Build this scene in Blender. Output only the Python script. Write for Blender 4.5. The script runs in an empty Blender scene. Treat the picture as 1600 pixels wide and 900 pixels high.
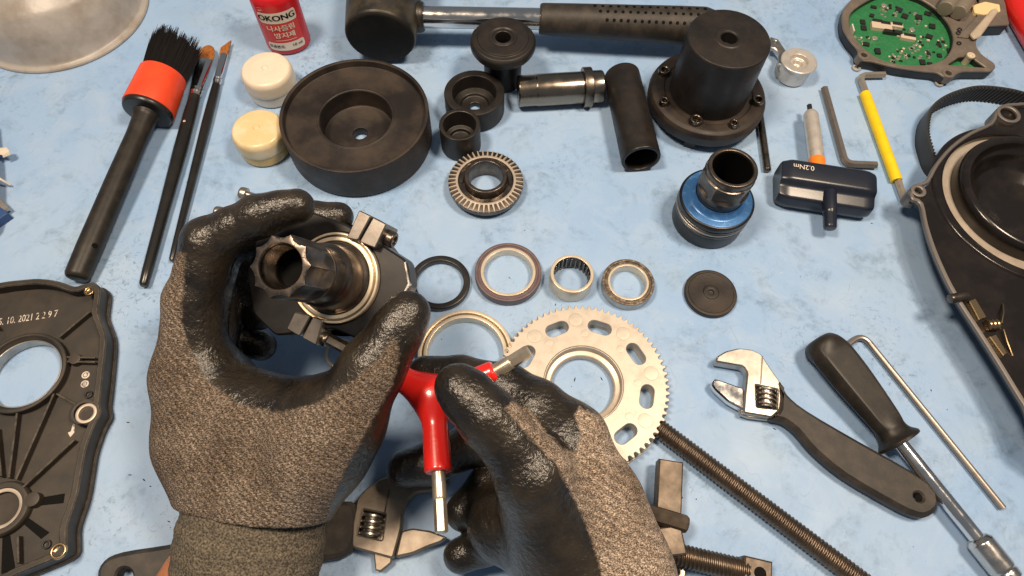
import bpy, bmesh, math, random
import numpy as np
from mathutils import Vector, Matrix, geometry
random.seed(7); np.random.seed(7)
S = 0.001                      # everything below is written in millimetres
C = bpy.context.scene.collection
PI = math.pi

# ------------------------------------------------------------------ camera
F, NAD, H = 1020.0, (778.0, 972.0), 336.0      # focal length (px of a 1600 wide frame), nadir, height above the mat
_dc = Vector(((NAD[0]-800)/F, -(NAD[1]-450)/F, -1)).normalized()
_Z = -_dc; _fw = Vector((0, 0, -1)); _Y = (_fw - _fw.dot(_Z)*_Z).normalized(); _X = _Y.cross(_Z)
RC = Matrix((_X, _Y, _Z)); EYE = Vector((0, 0, H))
camd = bpy.data.cameras.new('camera'); camo = bpy.data.objects.new('camera', camd); C.objects.link(camo)
camd.sensor_width = 36; camd.lens = F/1600*36; camd.clip_start = 0.01; camd.clip_end = 50
camo.matrix_world = Matrix.Translation(EYE*S) @ RC.to_4x4()
RC = RC.transposed()           # from here on: world to camera
bpy.context.scene.camera = camo
camd.dof.use_dof = False

# ------------------------------------------------------------------ light
sc = bpy.context.scene
sc.view_settings.view_transform = 'Standard'; sc.view_settings.look = 'None'
sc.view_settings.exposure = 0.0; sc.view_settings.gamma = 1
w = bpy.data.worlds.new('World'); sc.world = w; w.use_nodes = True
w.node_tree.nodes['Background'].inputs[0].default_value = (0.85, 0.92, 1.0, 1)
w.node_tree.nodes['Background'].inputs[1].default_value = 0.17

def lamp(name, loc, target, size, power, col):
    l = bpy.data.lights.new(name, 'AREA'); l.shape = 'DISK'; l.size = size*S; l.energy = power; l.color = col
    o = bpy.data.objects.new(name, l); C.objects.link(o); o.location = Vector(loc)*S
    o.rotation_euler = (Vector(target)-Vector(loc)).to_track_quat('-Z', 'Y').to_euler()
    return o
lamp('ceiling_lamp', (-330, 130, 950), (-20, 190, 0), 200, 9.2, (1.0, 0.79, 0.58))
lamp('ceiling_lamp', (390, 190, 950), (20, 190, 0), 200, 9.2, (1.0, 0.79, 0.58))

# ------------------------------------------------------------------ placing
def ray(px, py): return RC.transposed() @ Vector(((px-800)/F, -(py-450)/F, -1))
def at(px, py, z=0.0):
    r = ray(px, py); return EYE + r*((z-H)/r.z)
def cam(px, py, d): return EYE + ray(px, py)*d
def dep(px, py, z=0.0): return -(RC @ (at(px, py, z)-EYE)).z
def mpp(px, py, z=0.0): return dep(px, py, z)/F

# ------------------------------------------------------------------ materials
def mat(name, col, rough=0.5, metal=0.0, var=None, bump=None, spec=0.5, trans=0.0, sss=0.0, coat=0.0, rvar=None, rings=0.0, wear=None):
    """var=(scale, other colour, low, high)   bump=(scale, strength, mm)   rvar=(scale, rough2)"""
    m = bpy.data.materials.new(name); m.use_nodes = True; nt = m.node_tree; b = nt.nodes['Principled BSDF']
    b.inputs['Base Color'].default_value = (*col, 1); b.inputs['Roughness'].default_value = rough
    b.inputs['Metallic'].default_value = metal; b.inputs['Specular IOR Level'].default_value = spec
    b.inputs['Transmission Weight'].default_value = trans; b.inputs['Coat Weight'].default_value = coat
    if sss:
        b.inputs['Subsurface Weight'].default_value = sss; b.inputs['Subsurface Radius'].default_value = (1, .8, .6)
        b.inputs['Subsurface Scale'].default_value = 0.004
    tc = nt.nodes.new('ShaderNodeTexCoord')
    def noise(scale, det=5, rg=0.6):
        n = nt.nodes.new('ShaderNodeTexNoise'); n.inputs['Scale'].default_value = scale
        n.inputs['Detail'].default_value = det; n.inputs['Roughness'].default_value = rg
        nt.links.new(tc.outputs['Object'], n.inputs['Vector']); return n
    if var:
        n = noise(var[0]); mr = nt.nodes.new('ShaderNodeMapRange')
        mr.inputs['From Min'].default_value = var[2]; mr.inputs['From Max'].default_value = var[3]
        nt.links.new(n.outputs['Fac'], mr.inputs['Value'])
        mx = nt.nodes.new('ShaderNodeMix'); mx.data_type = 'RGBA'
        mx.inputs['A'].default_value = (*col, 1); mx.inputs['B'].default_value = (*var[1], 1)
        nt.links.new(mr.outputs[0], mx.inputs['Factor']); nt.links.new(mx.outputs['Result'], b.inputs['Base Color'])
    if rvar:
        n = noise(rvar[0]); mr = nt.nodes.new('ShaderNodeMapRange')
        mr.inputs['From Min'].default_value = .35; mr.inputs['From Max'].default_value = .65
        mr.inputs['To Min'].default_value = rough; mr.inputs['To Max'].default_value = rvar[1]
        nt.links.new(n.outputs['Fac'], mr.inputs['Value']); nt.links.new(mr.outputs[0], b.inputs['Roughness'])
    if wear:          # rubbed, paler edges: (colour, radius mm, amount)
        bv = nt.nodes.new('ShaderNodeBevel'); bv.samples = 4; bv.inputs['Radius'].default_value = wear[1]*S
        ge = nt.nodes.new('ShaderNodeNewGeometry'); dp = nt.nodes.new('ShaderNodeVectorMath'); dp.operation = 'DOT_PRODUCT'
        nt.links.new(bv.outputs[0], dp.inputs[0]); nt.links.new(ge.outputs['Normal'], dp.inputs[1])
        mr = nt.nodes.new('ShaderNodeMapRange'); mr.inputs['From Min'].default_value = .985; mr.inputs['From Max'].default_value = .90
        mr.inputs['To Min'].default_value = 0; mr.inputs['To Max'].default_value = wear[2]; nt.links.new(dp.outputs['Value'], mr.inputs['Value'])
        nz = noise(260, 4, .7); m2 = nt.nodes.new('ShaderNodeMapRange'); m2.inputs['From Min'].default_value = .38; m2.inputs['From Max'].default_value = .62
        nt.links.new(nz.outputs['Fac'], m2.inputs['Value']); ml = nt.nodes.new('ShaderNodeMath'); ml.operation = 'MULTIPLY'
        nt.links.new(mr.outputs[0], ml.inputs[0]); nt.links.new(m2.outputs[0], ml.inputs[1])
        mx = nt.nodes.new('ShaderNodeMix'); mx.data_type = 'RGBA'; src = b.inputs['Base Color']
        if src.links: nt.links.new(src.links[0].from_socket, mx.inputs['A'])
        else: mx.inputs['A'].default_value = (*col, 1)
        mx.inputs['B'].default_value = (*wear[0], 1); nt.links.new(ml.outputs[0], mx.inputs['Factor']); nt.links.new(mx.outputs['Result'], src)
    if rings:
        wv = nt.nodes.new('ShaderNodeTexWave'); wv.wave_type = 'RINGS'; wv.rings_direction = 'Z'; wv.inputs['Scale'].default_value = 420
        wv.inputs['Distortion'].default_value = 1.5; wv.inputs['Detail'].default_value = 2; nt.links.new(tc.outputs['Object'], wv.inputs['Vector'])
        br = nt.nodes.new('ShaderNodeBump'); br.inputs['Strength'].default_value = rings; br.inputs['Distance'].default_value = .15*S
        nt.links.new(wv.outputs['Fac'], br.inputs['Height']); nt.links.new(br.outputs[0], b.inputs['Normal'])
    if bump:
        n = noise(bump[0], 3); bp = nt.nodes.new('ShaderNodeBump'); bp.inputs['Strength'].default_value = bump[1]
        bp.inputs['Distance'].default_value = bump[2]*S
        nt.links.new(n.outputs['Fac'], bp.inputs['Height'])
        if rings: nt.links.new(br.outputs[0], bp.inputs['Normal'])
        nt.links.new(bp.outputs[0], b.inputs['Normal'])
    return m

M = {}
M['pom'] = mat('black_acetal', (.0105, .0092, .0088), .36, var=(90, (.022, .0165, .0135), .42, .72), bump=(900, .15, .15), rvar=(60, .58), spec=.40, rings=.22, wear=((.16, .135, .115), .5, .6))
M['pom_worn'] = mat('worn_black_acetal', (.0135, .0105, .0098), .40, var=(45, (.040, .029, .0215), .42, .66), bump=(700, .2, .2), rvar=(40, .62), spec=.40, rings=.25, wear=((.16, .13, .105), .5, .7))
M['black'] = mat('black_plastic', (.0085, .0082, .0085), .34, var=(120, (.022, .019, .018), .45, .8), bump=(1500, .1, .1))
M['satin_black'] = mat('satin_black_rubber', (.013, .0118, .0105), .44, var=(150, (.030, .024, .018), .4, .75), bump=(2500, .25, .12), spec=.35)
M['grip'] = mat('dipped_grip', (.017, .0145, .012), .55, var=(140, (.046, .037, .029), .42, .72), bump=(3000, .5, .15))
M['cast'] = mat('cast_black_coating', (.0185, .0155, .0125), .46, var=(60, (.042, .033, .024), .4, .7), bump=(2200, .45, .18), rvar=(80, .6), wear=((.40, .34, .27), .5, .55))
M['castedge'] = mat('bare_cast_edge', (.20, .18, .165), .45, .6, bump=(1800, .3, .12))
M['gloss_black'] = mat('glossy_black_paint', (.010, .008, .0075), .20, var=(70, (.018, .014, .012), .45, .7), bump=(300, .12, .3))
M['steel'] = mat('polished_steel', (.62, .58, .54), .18, 1, rvar=(200, .32), bump=(800, .05, .05))
M['chrome'] = mat('chrome', (.74, .72, .70), .10, 1, rvar=(150, .22))
M['satin_steel'] = mat('satin_steel', (.47, .44, .40), .36, .95, var=(120, (.30, .27, .235), .42, .72), bump=(1800, .12, .08))
M['darksteel'] = mat('blackened_steel', (.10, .085, .075), .32, .9, var=(160, (.19, .155, .125), .45, .7), bump=(1200, .15, .1), wear=((.50, .44, .37), .4, .8))
M['oiledsteel'] = mat('oiled_dark_steel', (.14, .118, .10), .24, 1, var=(120, (.25, .21, .17), .4, .7), bump=(800, .08, .08), rvar=(150, .36))
M['shaft'] = mat('ground_steel', (.27, .225, .18), .18, 1, rvar=(100, .28))
M['alu'] = mat('bare_aluminium', (.66, .62, .57), .34, .55, var=(200, (.54, .50, .46), .45, .7), bump=(2000, .15, .06))
M['sprocket'] = mat('sintered_metal', (.53, .48, .41), .46, .45, var=(110, (.40, .355, .30), .45, .75), bump=(1800, .25, .12))
M['brass'] = mat('brass', (.46, .33, .185), .25, 1, bump=(900, .1, .1))
M['purple'] = mat('brown_rubber_seal', (.105, .072, .080), .40, var=(200, (.14, .105, .10), .45, .7), bump=(1200, .2, .1))
M['greasy'] = mat('greasy_bearing_race', (.10, .075, .055), .34, .3, var=(420, (.30, .25, .19), .47, .66), bump=(1400, .4, .2))
M['orange'] = mat('orange_red_band', (.82, .075, .022), .36, var=(100, (.70, .06, .02), .4, .7))
M['orange2'] = mat('orange_plastic', (.85, .22, .02), .4)
M['bristle'] = mat('black_bristle', (.008, .0075, .0075), .45)
M['amber'] = mat('amber_bristle', (.36, .13, .025), .42, var=(900, (.18, .055, .012), .45, .65), bump=(1500, .4, .2))
M['lacquer'] = mat('black_lacquered_wood', (.012, .0115, .011), .28, var=(60, (.022, .02, .018), .45, .7), bump=(400, .05, .1))
M['white_cap'] = mat('cream_plastic_lid', (.74, .66, .54), .35, sss=.6, trans=.06, var=(80, (.68, .60, .50), .4, .75))
M['white_jar'] = mat('milky_plastic_jar', (.76, .73, .67), .28, sss=.5, trans=.08, var=(90, (.60, .56, .48), .45, .75))
M['yellow_lid'] = mat('yellowed_plastic_lid', (.72, .58, .33), .24, sss=.55, trans=.10, var=(70, (.78, .68, .48), .42, .62), bump=(200, .2, .4))
M['amber_jar'] = mat('amber_grease_jar', (.78, .50, .15), .22, sss=.5, trans=.08, var=(110, (.68, .50, .24), .4, .7))
M['red_plastic'] = mat('red_bottle_plastic', (.52, .012, .016), .26, sss=.1)
M['label_red'] = mat('red_label_print', (.60, .035, .025), .42)
M['label_cream'] = mat('cream_label_print', (.70, .62, .52), .45)
M['ink'] = mat('black_ink', (.004, .004, .004), .7, spec=.1)  # lettering black; also paints the shade inside bores and holes
M['ink_cream'] = mat('cream_ink', (.78, .64, .52), .5)
M['white_ink'] = mat('white_paint', (.66, .60, .54), .5)
M['worn_ink'] = mat('worn_white_stamp', (.60, .54, .47), .55, var=(520, (.10, .085, .07), .50, .62))
M['yellow'] = mat('yellow_sleeve', (.84, .58, .01), .36, var=(120, (.78, .50, .01), .45, .7))
M['navy'] = mat('dark_navy_plastic', (.010, .014, .026), .30, var=(80, (.018, .022, .034), .45, .75), bump=(600, .08, .2))
M['blue_an'] = mat('blue_anodised', (.05, .17, .42), .30, .25, var=(260, (.13, .30, .55), .54, .72), bump=(500, .15, .2))
M['pcb'] = mat('green_circuit_board', (.022, .150, .055), .35, var=(600, (.035, .20, .075), .4, .7))
M['race'] = mat('bright_bearing_race', (.74, .64, .50), .30, .5, var=(160, (.60, .51, .39), .5, .75), bump=(900, .08, .06))
M['housing'] = mat('grey_cast_housing', (.155, .130, .108), .48, .25, var=(120, (.21, .175, .145), .45, .7), bump=(1800, .35, .15))
M['housing_dark'] = mat('dark_cast_housing', (.0095, .0095, .0105), .45, .0, var=(100, (.018, .017, .016), .45, .7), bump=(1800, .4, .15))
M['chip'] = mat('chip_black', (.02, .018, .017), .35)
M['solder'] = mat('solder', (.74, .68, .55), .28, .8)
M['beige'] = mat('beige_plastic', (.56, .47, .36), .45)
M['putty'] = mat('beige_silicone', (.47, .40, .31), .5, var=(100, (.40, .33, .25), .4, .7))
M['cream'] = mat('cream_yellow_plastic', (.76, .60, .32), .4)
M['greytube'] = mat('grey_capacitor_sleeve', (.19, .165, .13), .42)
M['clear'] = mat('scuffed_clear_plastic', (.46, .435, .405), .40, trans=.25, var=(45, (.34, .30, .26), .44, .66), bump=(90, .35, 1.2), spec=.6)
M['redgloss'] = mat('red_vinyl_grip', (.64, .018, .014), .22, coat=.5, rvar=(60, .32))
M['machined'] = mat('machined_ring', (.55, .48, .40), .42, .55, var=(120, (.45, .38, .31), .45, .7))
M['skin'] = mat('skin', (.42, .17, .075), .45, sss=.12, var=(300, (.36, .13, .055), .4, .7), bump=(1400, .3, .2))
M['crumb'] = mat('dark_crumbs', (.03, .032, .035), .6)
M['bluewrap'] = mat('blue_cable_wrap', (.025, .07, .20), .5, bump=(500, .3, .5))
M['rubber'] = mat('rubber_black', (.012, .0105, .0085), .36, var=(35, (.075, .058, .030), .45, .66), bump=(500, .25, .3), rvar=(50, .58))
M['face_rubber'] = mat('matte_face_rubber', (.006, .0055, .005), .75, var=(60, (.016, .013, .010), .45, .7), bump=(300, .4, .4), spec=.25)
M['tipsteel'] = mat('hex_tip_steel', (.66, .58, .47), .28, .8, var=(200, (.50, .44, .35), .45, .7), bump=(900, .1, .08))
M['belt'] = mat('belt_rubber', (.022, .022, .023), .5, bump=(1500, .2, .1))
M['thread'] = mat('oiled_thread', (.125, .095, .072), .34, .85, var=(160, (.20, .15, .11), .45, .7), bump=(900, .1, .1))

M['dullsteel'] = mat('dull_oiled_bar', (.085, .066, .050), .40, .55, var=(120, (.15, .115, .085), .42, .7), bump=(700, .2, .15), rvar=(90, .55))
M['greysteel'] = mat('grey_key_steel', (.30, .265, .235), .38, .8, var=(220, (.22, .19, .165), .5, .75), bump=(1800, .12, .08))
M['oilysteel'] = mat('oily_wrench_steel', (.30, .26, .215), .50, .75, var=(90, (.19, .155, .12), .42, .68), bump=(1200, .2, .15))  # wrench steel darkened in colour for the shadow of the hands
def mat_mat():
    m = bpy.data.materials.new('blue_mat_sheet'); m.use_nodes = True; nt = m.node_tree; b = nt.nodes['Principled BSDF']
    L = nt.links.new; tc = nt.nodes.new('ShaderNodeTexCoord')
    def noise(scale, det, rg, dist=0):
        n = nt.nodes.new('ShaderNodeTexNoise'); n.inputs['Scale'].default_value = scale; n.inputs['Detail'].default_value = det
        n.inputs['Roughness'].default_value = rg; n.inputs['Distortion'].default_value = dist
        L(tc.outputs['Object'], n.inputs['Vector']); return n.outputs['Fac']
    def mr(src, a, c, lo=0, hi=1):
        n = nt.nodes.new('ShaderNodeMapRange'); n.inputs['From Min'].default_value = a; n.inputs['From Max'].default_value = c
        n.inputs['To Min'].default_value = lo; n.inputs['To Max'].default_value = hi; L(src, n.inputs['Value']); return n.outputs[0]
    def mix(f, A, B):
        n = nt.nodes.new('ShaderNodeMix'); n.data_type = 'RGBA'
        for k, v in (('A', A), ('B', B)):
            if isinstance(v, tuple): n.inputs[k].default_value = (*v, 1)
            else: L(v, n.inputs[k])
        if isinstance(f, float): n.inputs['Factor'].default_value = f
        else: L(f, n.inputs['Factor'])
        return n.outputs['Result']
    def mul(a, c):
        n = nt.nodes.new('ShaderNodeMath'); n.operation = 'MULTIPLY'; L(a, n.inputs[0])
        if isinstance(c, float): n.inputs[1].default_value = c
        else: L(c, n.inputs[1])
        return n.outputs[0]
    col = mix(mr(noise(9, 4, .6, .5), .38, .64), (.250, .400, .640), (.312, .448, .650))       # worn pale patches
    col = mix(mr(noise(38, 6, .65, .8), .48, .78, 0, .6), col, (.365, .480, .640))
    col = mix(mul(mr(noise(33, 8, .72, .6), .50, .66), mr(noise(150, 5, .7), .38, .62, 0, .66)), col, (.115, .19, .29))   # oily smears
    col = mix(mul(mr(noise(11, 3, .5), .50, .66), mr(noise(300, 4, .75, 1.0), .55, .68, 0, .85)), col, (.09, .15, .22))      # specks
    col = mix(mul(mr(noise(17, 3, .6), .56, .70), .22), col, (.31, .42, .48))
    def line(scale, wdt, mask, amt, c, dist):
        n = noise(scale, 2, .5, dist); sb = nt.nodes.new('ShaderNodeMath'); sb.operation = 'SUBTRACT'; L(n, sb.inputs[0]); sb.inputs[1].default_value = .5
        ab = nt.nodes.new('ShaderNodeMath'); ab.operation = 'ABSOLUTE'; L(sb.outputs[0], ab.inputs[0])
        return mix(mul(mr(ab.outputs[0], wdt, wdt*.2, 0, amt), mr(noise(mask, 4, .6), .52, .62)), col, c)
    col = line(31, .006, 37, .45, (.16, .25, .36), 1.4)       # creases and scratches
    col = line(52, .006, 29, .35, (.45, .58, .74), 2.0)
    L(col, b.inputs['Base Color'])
    L(mr(noise(30, 4, .6), .35, .65, .46, .62), b.inputs['Roughness']); b.inputs['Specular IOR Level'].default_value = .35
    h1 = noise(26, 4, .55, .6); h2 = noise(420, 3, .6)
    b1 = nt.nodes.new('ShaderNodeBump'); b1.inputs['Strength'].default_value = .35; b1.inputs['Distance'].default_value = .003; L(h1, b1.inputs['Height'])
    b2 = nt.nodes.new('ShaderNodeBump'); b2.inputs['Strength'].default_value = .12; b2.inputs['Distance'].default_value = .0004; L(h2, b2.inputs['Height'])
    L(b1.outputs[0], b2.inputs['Normal']); L(b2.outputs[0], b.inputs['Normal'])
    return m
M['mat'] = mat_mat()

def glove_mat(f=1.0, mark=None):
    m = bpy.data.materials.new('dipped_knit_glove'); m.use_nodes = True; nt = m.node_tree; L = nt.links.new
    out = nt.nodes['Material Output']; knit = nt.nodes['Principled BSDF']; coat = nt.nodes.new('ShaderNodeBsdfPrincipled')
    tc = nt.nodes.new('ShaderNodeTexCoord')
    def noise(scale, det, rg, vec=None):
        n = nt.nodes.new('ShaderNodeTexNoise'); n.inputs['Scale'].default_value = scale; n.inputs['Detail'].default_value = det
        n.inputs['Roughness'].default_value = rg; L(vec or tc.outputs['Object'], n.inputs['Vector']); return n
    def ramp(src, stops):
        r = nt.nodes.new('ShaderNodeValToRGB'); e = r.color_ramp.elements
        e[0].position, e[0].color = stops[0][0], (*stops[0][1], 1); e[1].position, e[1].color = stops[1][0], (*stops[1][1], 1)
        for p, c in stops[2:]:
            x = e.new(p); x.color = (*c, 1)
        L(src, r.inputs[0]); return r.outputs[0]
    mp = nt.nodes.new('ShaderNodeMapping'); mp.inputs['Scale'].default_value = (1, 2.0, 1.5); L(tc.outputs['Object'], mp.inputs['Vector'])
    k1 = noise(1150, 3, .75, mp.outputs[0])
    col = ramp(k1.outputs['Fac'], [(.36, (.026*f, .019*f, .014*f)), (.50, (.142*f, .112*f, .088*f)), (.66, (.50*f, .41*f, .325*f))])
    k2 = noise(60, 3, .6)
    mx = nt.nodes.new('ShaderNodeMix'); mx.data_type = 'RGBA'; mx.blend_type = 'MULTIPLY'; mx.inputs['Factor'].default_value = .55
    L(col, mx.inputs['A']); L(ramp(k2.outputs['Fac'], [(.35, (.6, .55, .5)), (.65, (1, 1, 1))]), mx.inputs['B'])
    wv = nt.nodes.new('ShaderNodeTexWave'); wv.wave_type = 'BANDS'; wv.bands_direction = 'DIAGONAL'; wv.inputs['Scale'].default_value = 150
    wv.inputs['Distortion'].default_value = 5; wv.inputs['Detail'].default_value = 2; wv.inputs['Detail Scale'].default_value = 2.5
    L(tc.outputs['Object'], wv.inputs['Vector'])
    m3 = nt.nodes.new('ShaderNodeMix'); m3.data_type = 'RGBA'; m3.blend_type = 'MULTIPLY'; m3.inputs['Factor'].default_value = .40
    L(mx.outputs['Result'], m3.inputs['A']); L(wv.outputs['Color'], m3.inputs['B']); kc = m3.outputs['Result']
    dk = noise(26, 4, .6); m4 = nt.nodes.new('ShaderNodeMix'); m4.data_type = 'RGBA'; m4.blend_type = 'MULTIPLY'; m4.inputs['Factor'].default_value = .6
    L(kc, m4.inputs['A']); L(ramp(dk.outputs['Fac'], [(.36, (.55, .52, .50)), (.56, (1, 1, 1))]), m4.inputs['B']); kc = m4.outputs['Result']
    if mark:
        vd = nt.nodes.new('ShaderNodeVectorMath'); vd.operation = 'DISTANCE'; L(tc.outputs['Object'], vd.inputs[0]); vd.inputs[1].default_value = mark
        mk = nt.nodes.new('ShaderNodeMapRange'); mk.inputs['From Min'].default_value = .014; mk.inputs['From Max'].default_value = .006
        mk.inputs['To Max'].default_value = .75; L(vd.outputs['Value'], mk.inputs['Value'])
        m5 = nt.nodes.new('ShaderNodeMix'); m5.data_type = 'RGBA'; L(mk.outputs[0], m5.inputs['Factor']); L(kc, m5.inputs['A'])
        m5.inputs['B'].default_value = (.20, .035, .03, 1); kc = m5.outputs['Result']
    L(kc, knit.inputs['Base Color']); knit.inputs['Roughness'].default_value = .85
    knit.inputs['Specular IOR Level'].default_value = .2
    bk = nt.nodes.new('ShaderNodeBump'); bk.inputs['Strength'].default_value = .8; bk.inputs['Distance'].default_value = .0007
    L(k1.outputs['Fac'], bk.inputs['Height']); L(bk.outputs[0], knit.inputs['Normal'])
    c1 = noise(500, 3, .6); c2 = noise(70, 4, .6)
    L(ramp(c2.outputs['Fac'], [(.35, (.0085, .0070, .0058)), (.68, (.028, .0215, .0135))]), coat.inputs['Base Color'])
    coat.inputs['Roughness'].default_value = .30; coat.inputs['Specular IOR Level'].default_value = .6
    bc = nt.nodes.new('ShaderNodeBump'); bc.inputs['Strength'].default_value = 1.0; bc.inputs['Distance'].default_value = .0006
    L(c1.outputs['Fac'], bc.inputs['Height'])
    bd = nt.nodes.new('ShaderNodeBump'); bd.inputs['Strength'].default_value = .35; bd.inputs['Distance'].default_value = .003
    L(noise(85, 2, .5).outputs['Fac'], bd.inputs['Height']); L(bd.outputs[0], bc.inputs['Normal']); L(bc.outputs[0], coat.inputs['Normal'])
    a = nt.nodes.new('ShaderNodeAttribute'); a.attribute_name = 'coat'
    ad = nt.nodes.new('ShaderNodeMath'); ad.operation = 'MULTIPLY_ADD'; L(noise(500, 2, .5).outputs['Fac'], ad.inputs[0])
    ad.inputs[1].default_value = .5; L(a.outputs['Fac'], ad.inputs[2])
    mr = nt.nodes.new('ShaderNodeMapRange'); mr.inputs['From Min'].default_value = .62; mr.inputs['From Max'].default_value = .88; L(ad.outputs[0], mr.inputs['Value'])
    ms = nt.nodes.new('ShaderNodeMixShader'); L(mr.outputs[0], ms.inputs[0]); L(knit.outputs[0], ms.inputs[1]); L(coat.outputs[0], ms.inputs[2])
    L(ms.outputs[0], out.inputs['Surface']); return m
M['glove'] = glove_mat(1.12, tuple((cam(286, 755, 288)-cam(392, 700, 285))*S)); M['glove_pale'] = glove_mat(2.15)  # second copy: right hand's knit lightened as if more strongly lit
M['cuff'] = mat('ribbed_knit_cuff', (.048, .042, .032), .9, var=(1100, (.20, .17, .13), .40, .66), bump=(1100, .8, .7), spec=.15)

# ------------------------------------------------------------------ mesh tools
class MB:
    def __init__(s): s.v = []; s.f = []
    def add(s, vs, fs, Mx=None):
        o = len(s.v); s.v += [tuple(Mx @ Vector(p)) if Mx is not None else tuple(p) for p in vs]
        s.f += [tuple(i+o for i in q) for q in fs]; return s
    def lathe(s, prof, n=64, Mx=None, closed=False, fn=None, sy=1.0):
        k = len(prof); vs = []; fs = []
        for i in range(n):
            a = 2*PI*i/n
            for (r, z) in prof:
                rr = fn(r, a, z) if fn else r
                vs.append((rr*math.cos(a), rr*math.sin(a)*sy, z))
        for i in range(n):
            j = (i+1) % n
            for q in range(k if closed else k-1):
                p = (q+1) % k; fs.append((i*k+q, j*k+q, j*k+p, i*k+p))
        return s.add(vs, fs, Mx)
    def box(s, c, size, Mx=None, b=0.0):
        x, y, z = size[0]/2, size[1]/2, size[2]/2
        return s.prism([(c[0]-x, c[1]-y), (c[0]+x, c[1]-y), (c[0]+x, c[1]+y), (c[0]-x, c[1]+y)], c[2]-z, c[2]+z, b, Mx=Mx)
    def prism(s, poly, z0, z1, b=0.0, holes=(), Mx=None, hb=None):
        hb = b if hb is None else hb
        loops = [(ccw(poly), b, 1)] + [(ccw(h), hb, -1) for h in holes]
        caps = {0: [], 1: []}; vs = []; fs = []
        for lp, bb, sg in loops:
            n = len(lp); rings = []
            lev = [(z0, bb, 0), (z0+bb, 0, None), (z1-bb, 0, None), (z1, bb, 1)] if bb > 0 else [(z0, 0, 0), (z1, 0, 1)]
            for z, off, cap in lev:
                pts = inset(lp, off*sg) if off else lp
                base = len(vs); vs += [(p[0], p[1], z) for p in pts]; rings.append(base)
                if cap is not None: caps[cap].append((base, pts))
            for a, c in zip(rings, rings[1:]):
                for i in range(n):
                    j = (i+1) % n; q = (a+i, a+j, c+j, c+i); fs.append(q if sg > 0 else q[::-1])
        for cap in (0, 1):
            idx = []; pl = []
            for base, pts in caps[cap]:
                idx += list(range(base, base+len(pts))); pl.append([Vector((p[0], p[1], 0)) for p in pts])
            for t in geometry.tessellate_polygon(pl):
                q = [idx[i] for i in t]
                a, c, d = (Vector(vs[i]) for i in q)
                up = (c-a).cross(d-a).z > 0
                fs.append(tuple(q if up == bool(cap) else q[::-1]))
        return s.add(vs, fs, Mx)
    def tube(s, pts, rad, n=16, cap=True, Mx=None, flat=None, rot=0.0, up=None):
        pts = [Vector(p) for p in pts]; m = len(pts)
        rad = [rad]*m if not isinstance(rad, (list, tuple)) else rad
        tan = [((pts[min(i+1, m-1)]-pts[max(i-1, 0)])).normalized() for i in range(m)]
        u = up or (Vector((0, 0, 1)) if abs(tan[0].z) < .9 else Vector((1, 0, 0)))
        x = (u - u.dot(tan[0])*tan[0]).normalized(); vs = []; fs = []
        for i in range(m):
            x = (x - x.dot(tan[i])*tan[i]).normalized(); y = tan[i].cross(x)
            fl = flat[i] if flat else 1.0
            for k in range(n):
                a = 2*PI*k/n + rot; vs.append(pts[i] + x*(rad[i]*math.cos(a)) + y*(rad[i]*math.sin(a)*fl))
        for i in range(m-1):
            for k in range(n):
                j = (k+1) % n; fs.append((i*n+k, i*n+j, (i+1)*n+j, (i+1)*n+k))
        if cap: fs += [tuple(range(n))[::-1], tuple(range((m-1)*n, m*n))]
        return s.add(vs, fs, Mx)
    def mesh(s, name, ang=35):
        me = bpy.data.meshes.new(name); me.from_pydata([Vector(p)*S for p in s.v], [], s.f)
        bm = bmesh.new(); bm.from_mesh(me); bmesh.ops.remove_doubles(bm, verts=bm.verts, dist=1e-7)
        bmesh.ops.dissolve_degenerate(bm, edges=bm.edges, dist=1e-8)
        bmesh.ops.recalc_face_normals(bm, faces=bm.faces); bm.to_mesh(me); bm.free()
        me.polygons.foreach_set('use_smooth', [True]*len(me.polygons)); me.set_sharp_from_angle(angle=math.radians(ang)); return me

def ccw(p):
    p = [(q[0], q[1]) for q in p]; a = sum(p[i][0]*p[(i+1) % len(p)][1]-p[(i+1) % len(p)][0]*p[i][1] for i in range(len(p)))
    return p if a > 0 else p[::-1]
def inset(p, d):
    n = len(p); o = []
    for i in range(n):
        a, b, c = Vector(p[i-1]), Vector(p[i]), Vector(p[(i+1) % n]); e, g = (b-a), (c-b)
        if e.length < 1e-6 or g.length < 1e-6: o.append(p[i]); continue
        e.normalize(); g.normalize(); n1, n2 = Vector((-e.y, e.x)), Vector((-g.y, g.x)); q = n1+n2
        if q.length < 1e-4: o.append(p[i]); continue
        q.normalize(); k = min(d/max(q.dot(n1), .35), 2.2*d) if d > 0 else max(d/max(q.dot(n1), .35), 2.2*d); o.append((p[i][0]+q.x*k, p[i][1]+q.y*k))
    return o
def rnd(pts, r, closed=True, n=3):
    """round every corner of a polyline"""
    P = [Vector(p) for p in pts]; o = []; m = len(P)
    for i in range(m):
        if not closed and i in (0, m-1): o.append(tuple(P[i])); continue
        a, b, c = P[i-1], P[i], P[(i+1) % m]; e, g = a-b, c-b; le, lg = e.length, g.length
        if le < 1e-6 or lg < 1e-6: o.append(tuple(b)); continue
        k = min(r, .45*le, .45*lg)
        s_, t_ = b+e*(k/le), b+g*(k/lg)
        for q in range(n+1):
            u = q/n; o.append(tuple(s_*(1-u)**2 + b*2*u*(1-u) + t_*u*u))
    return o
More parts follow.
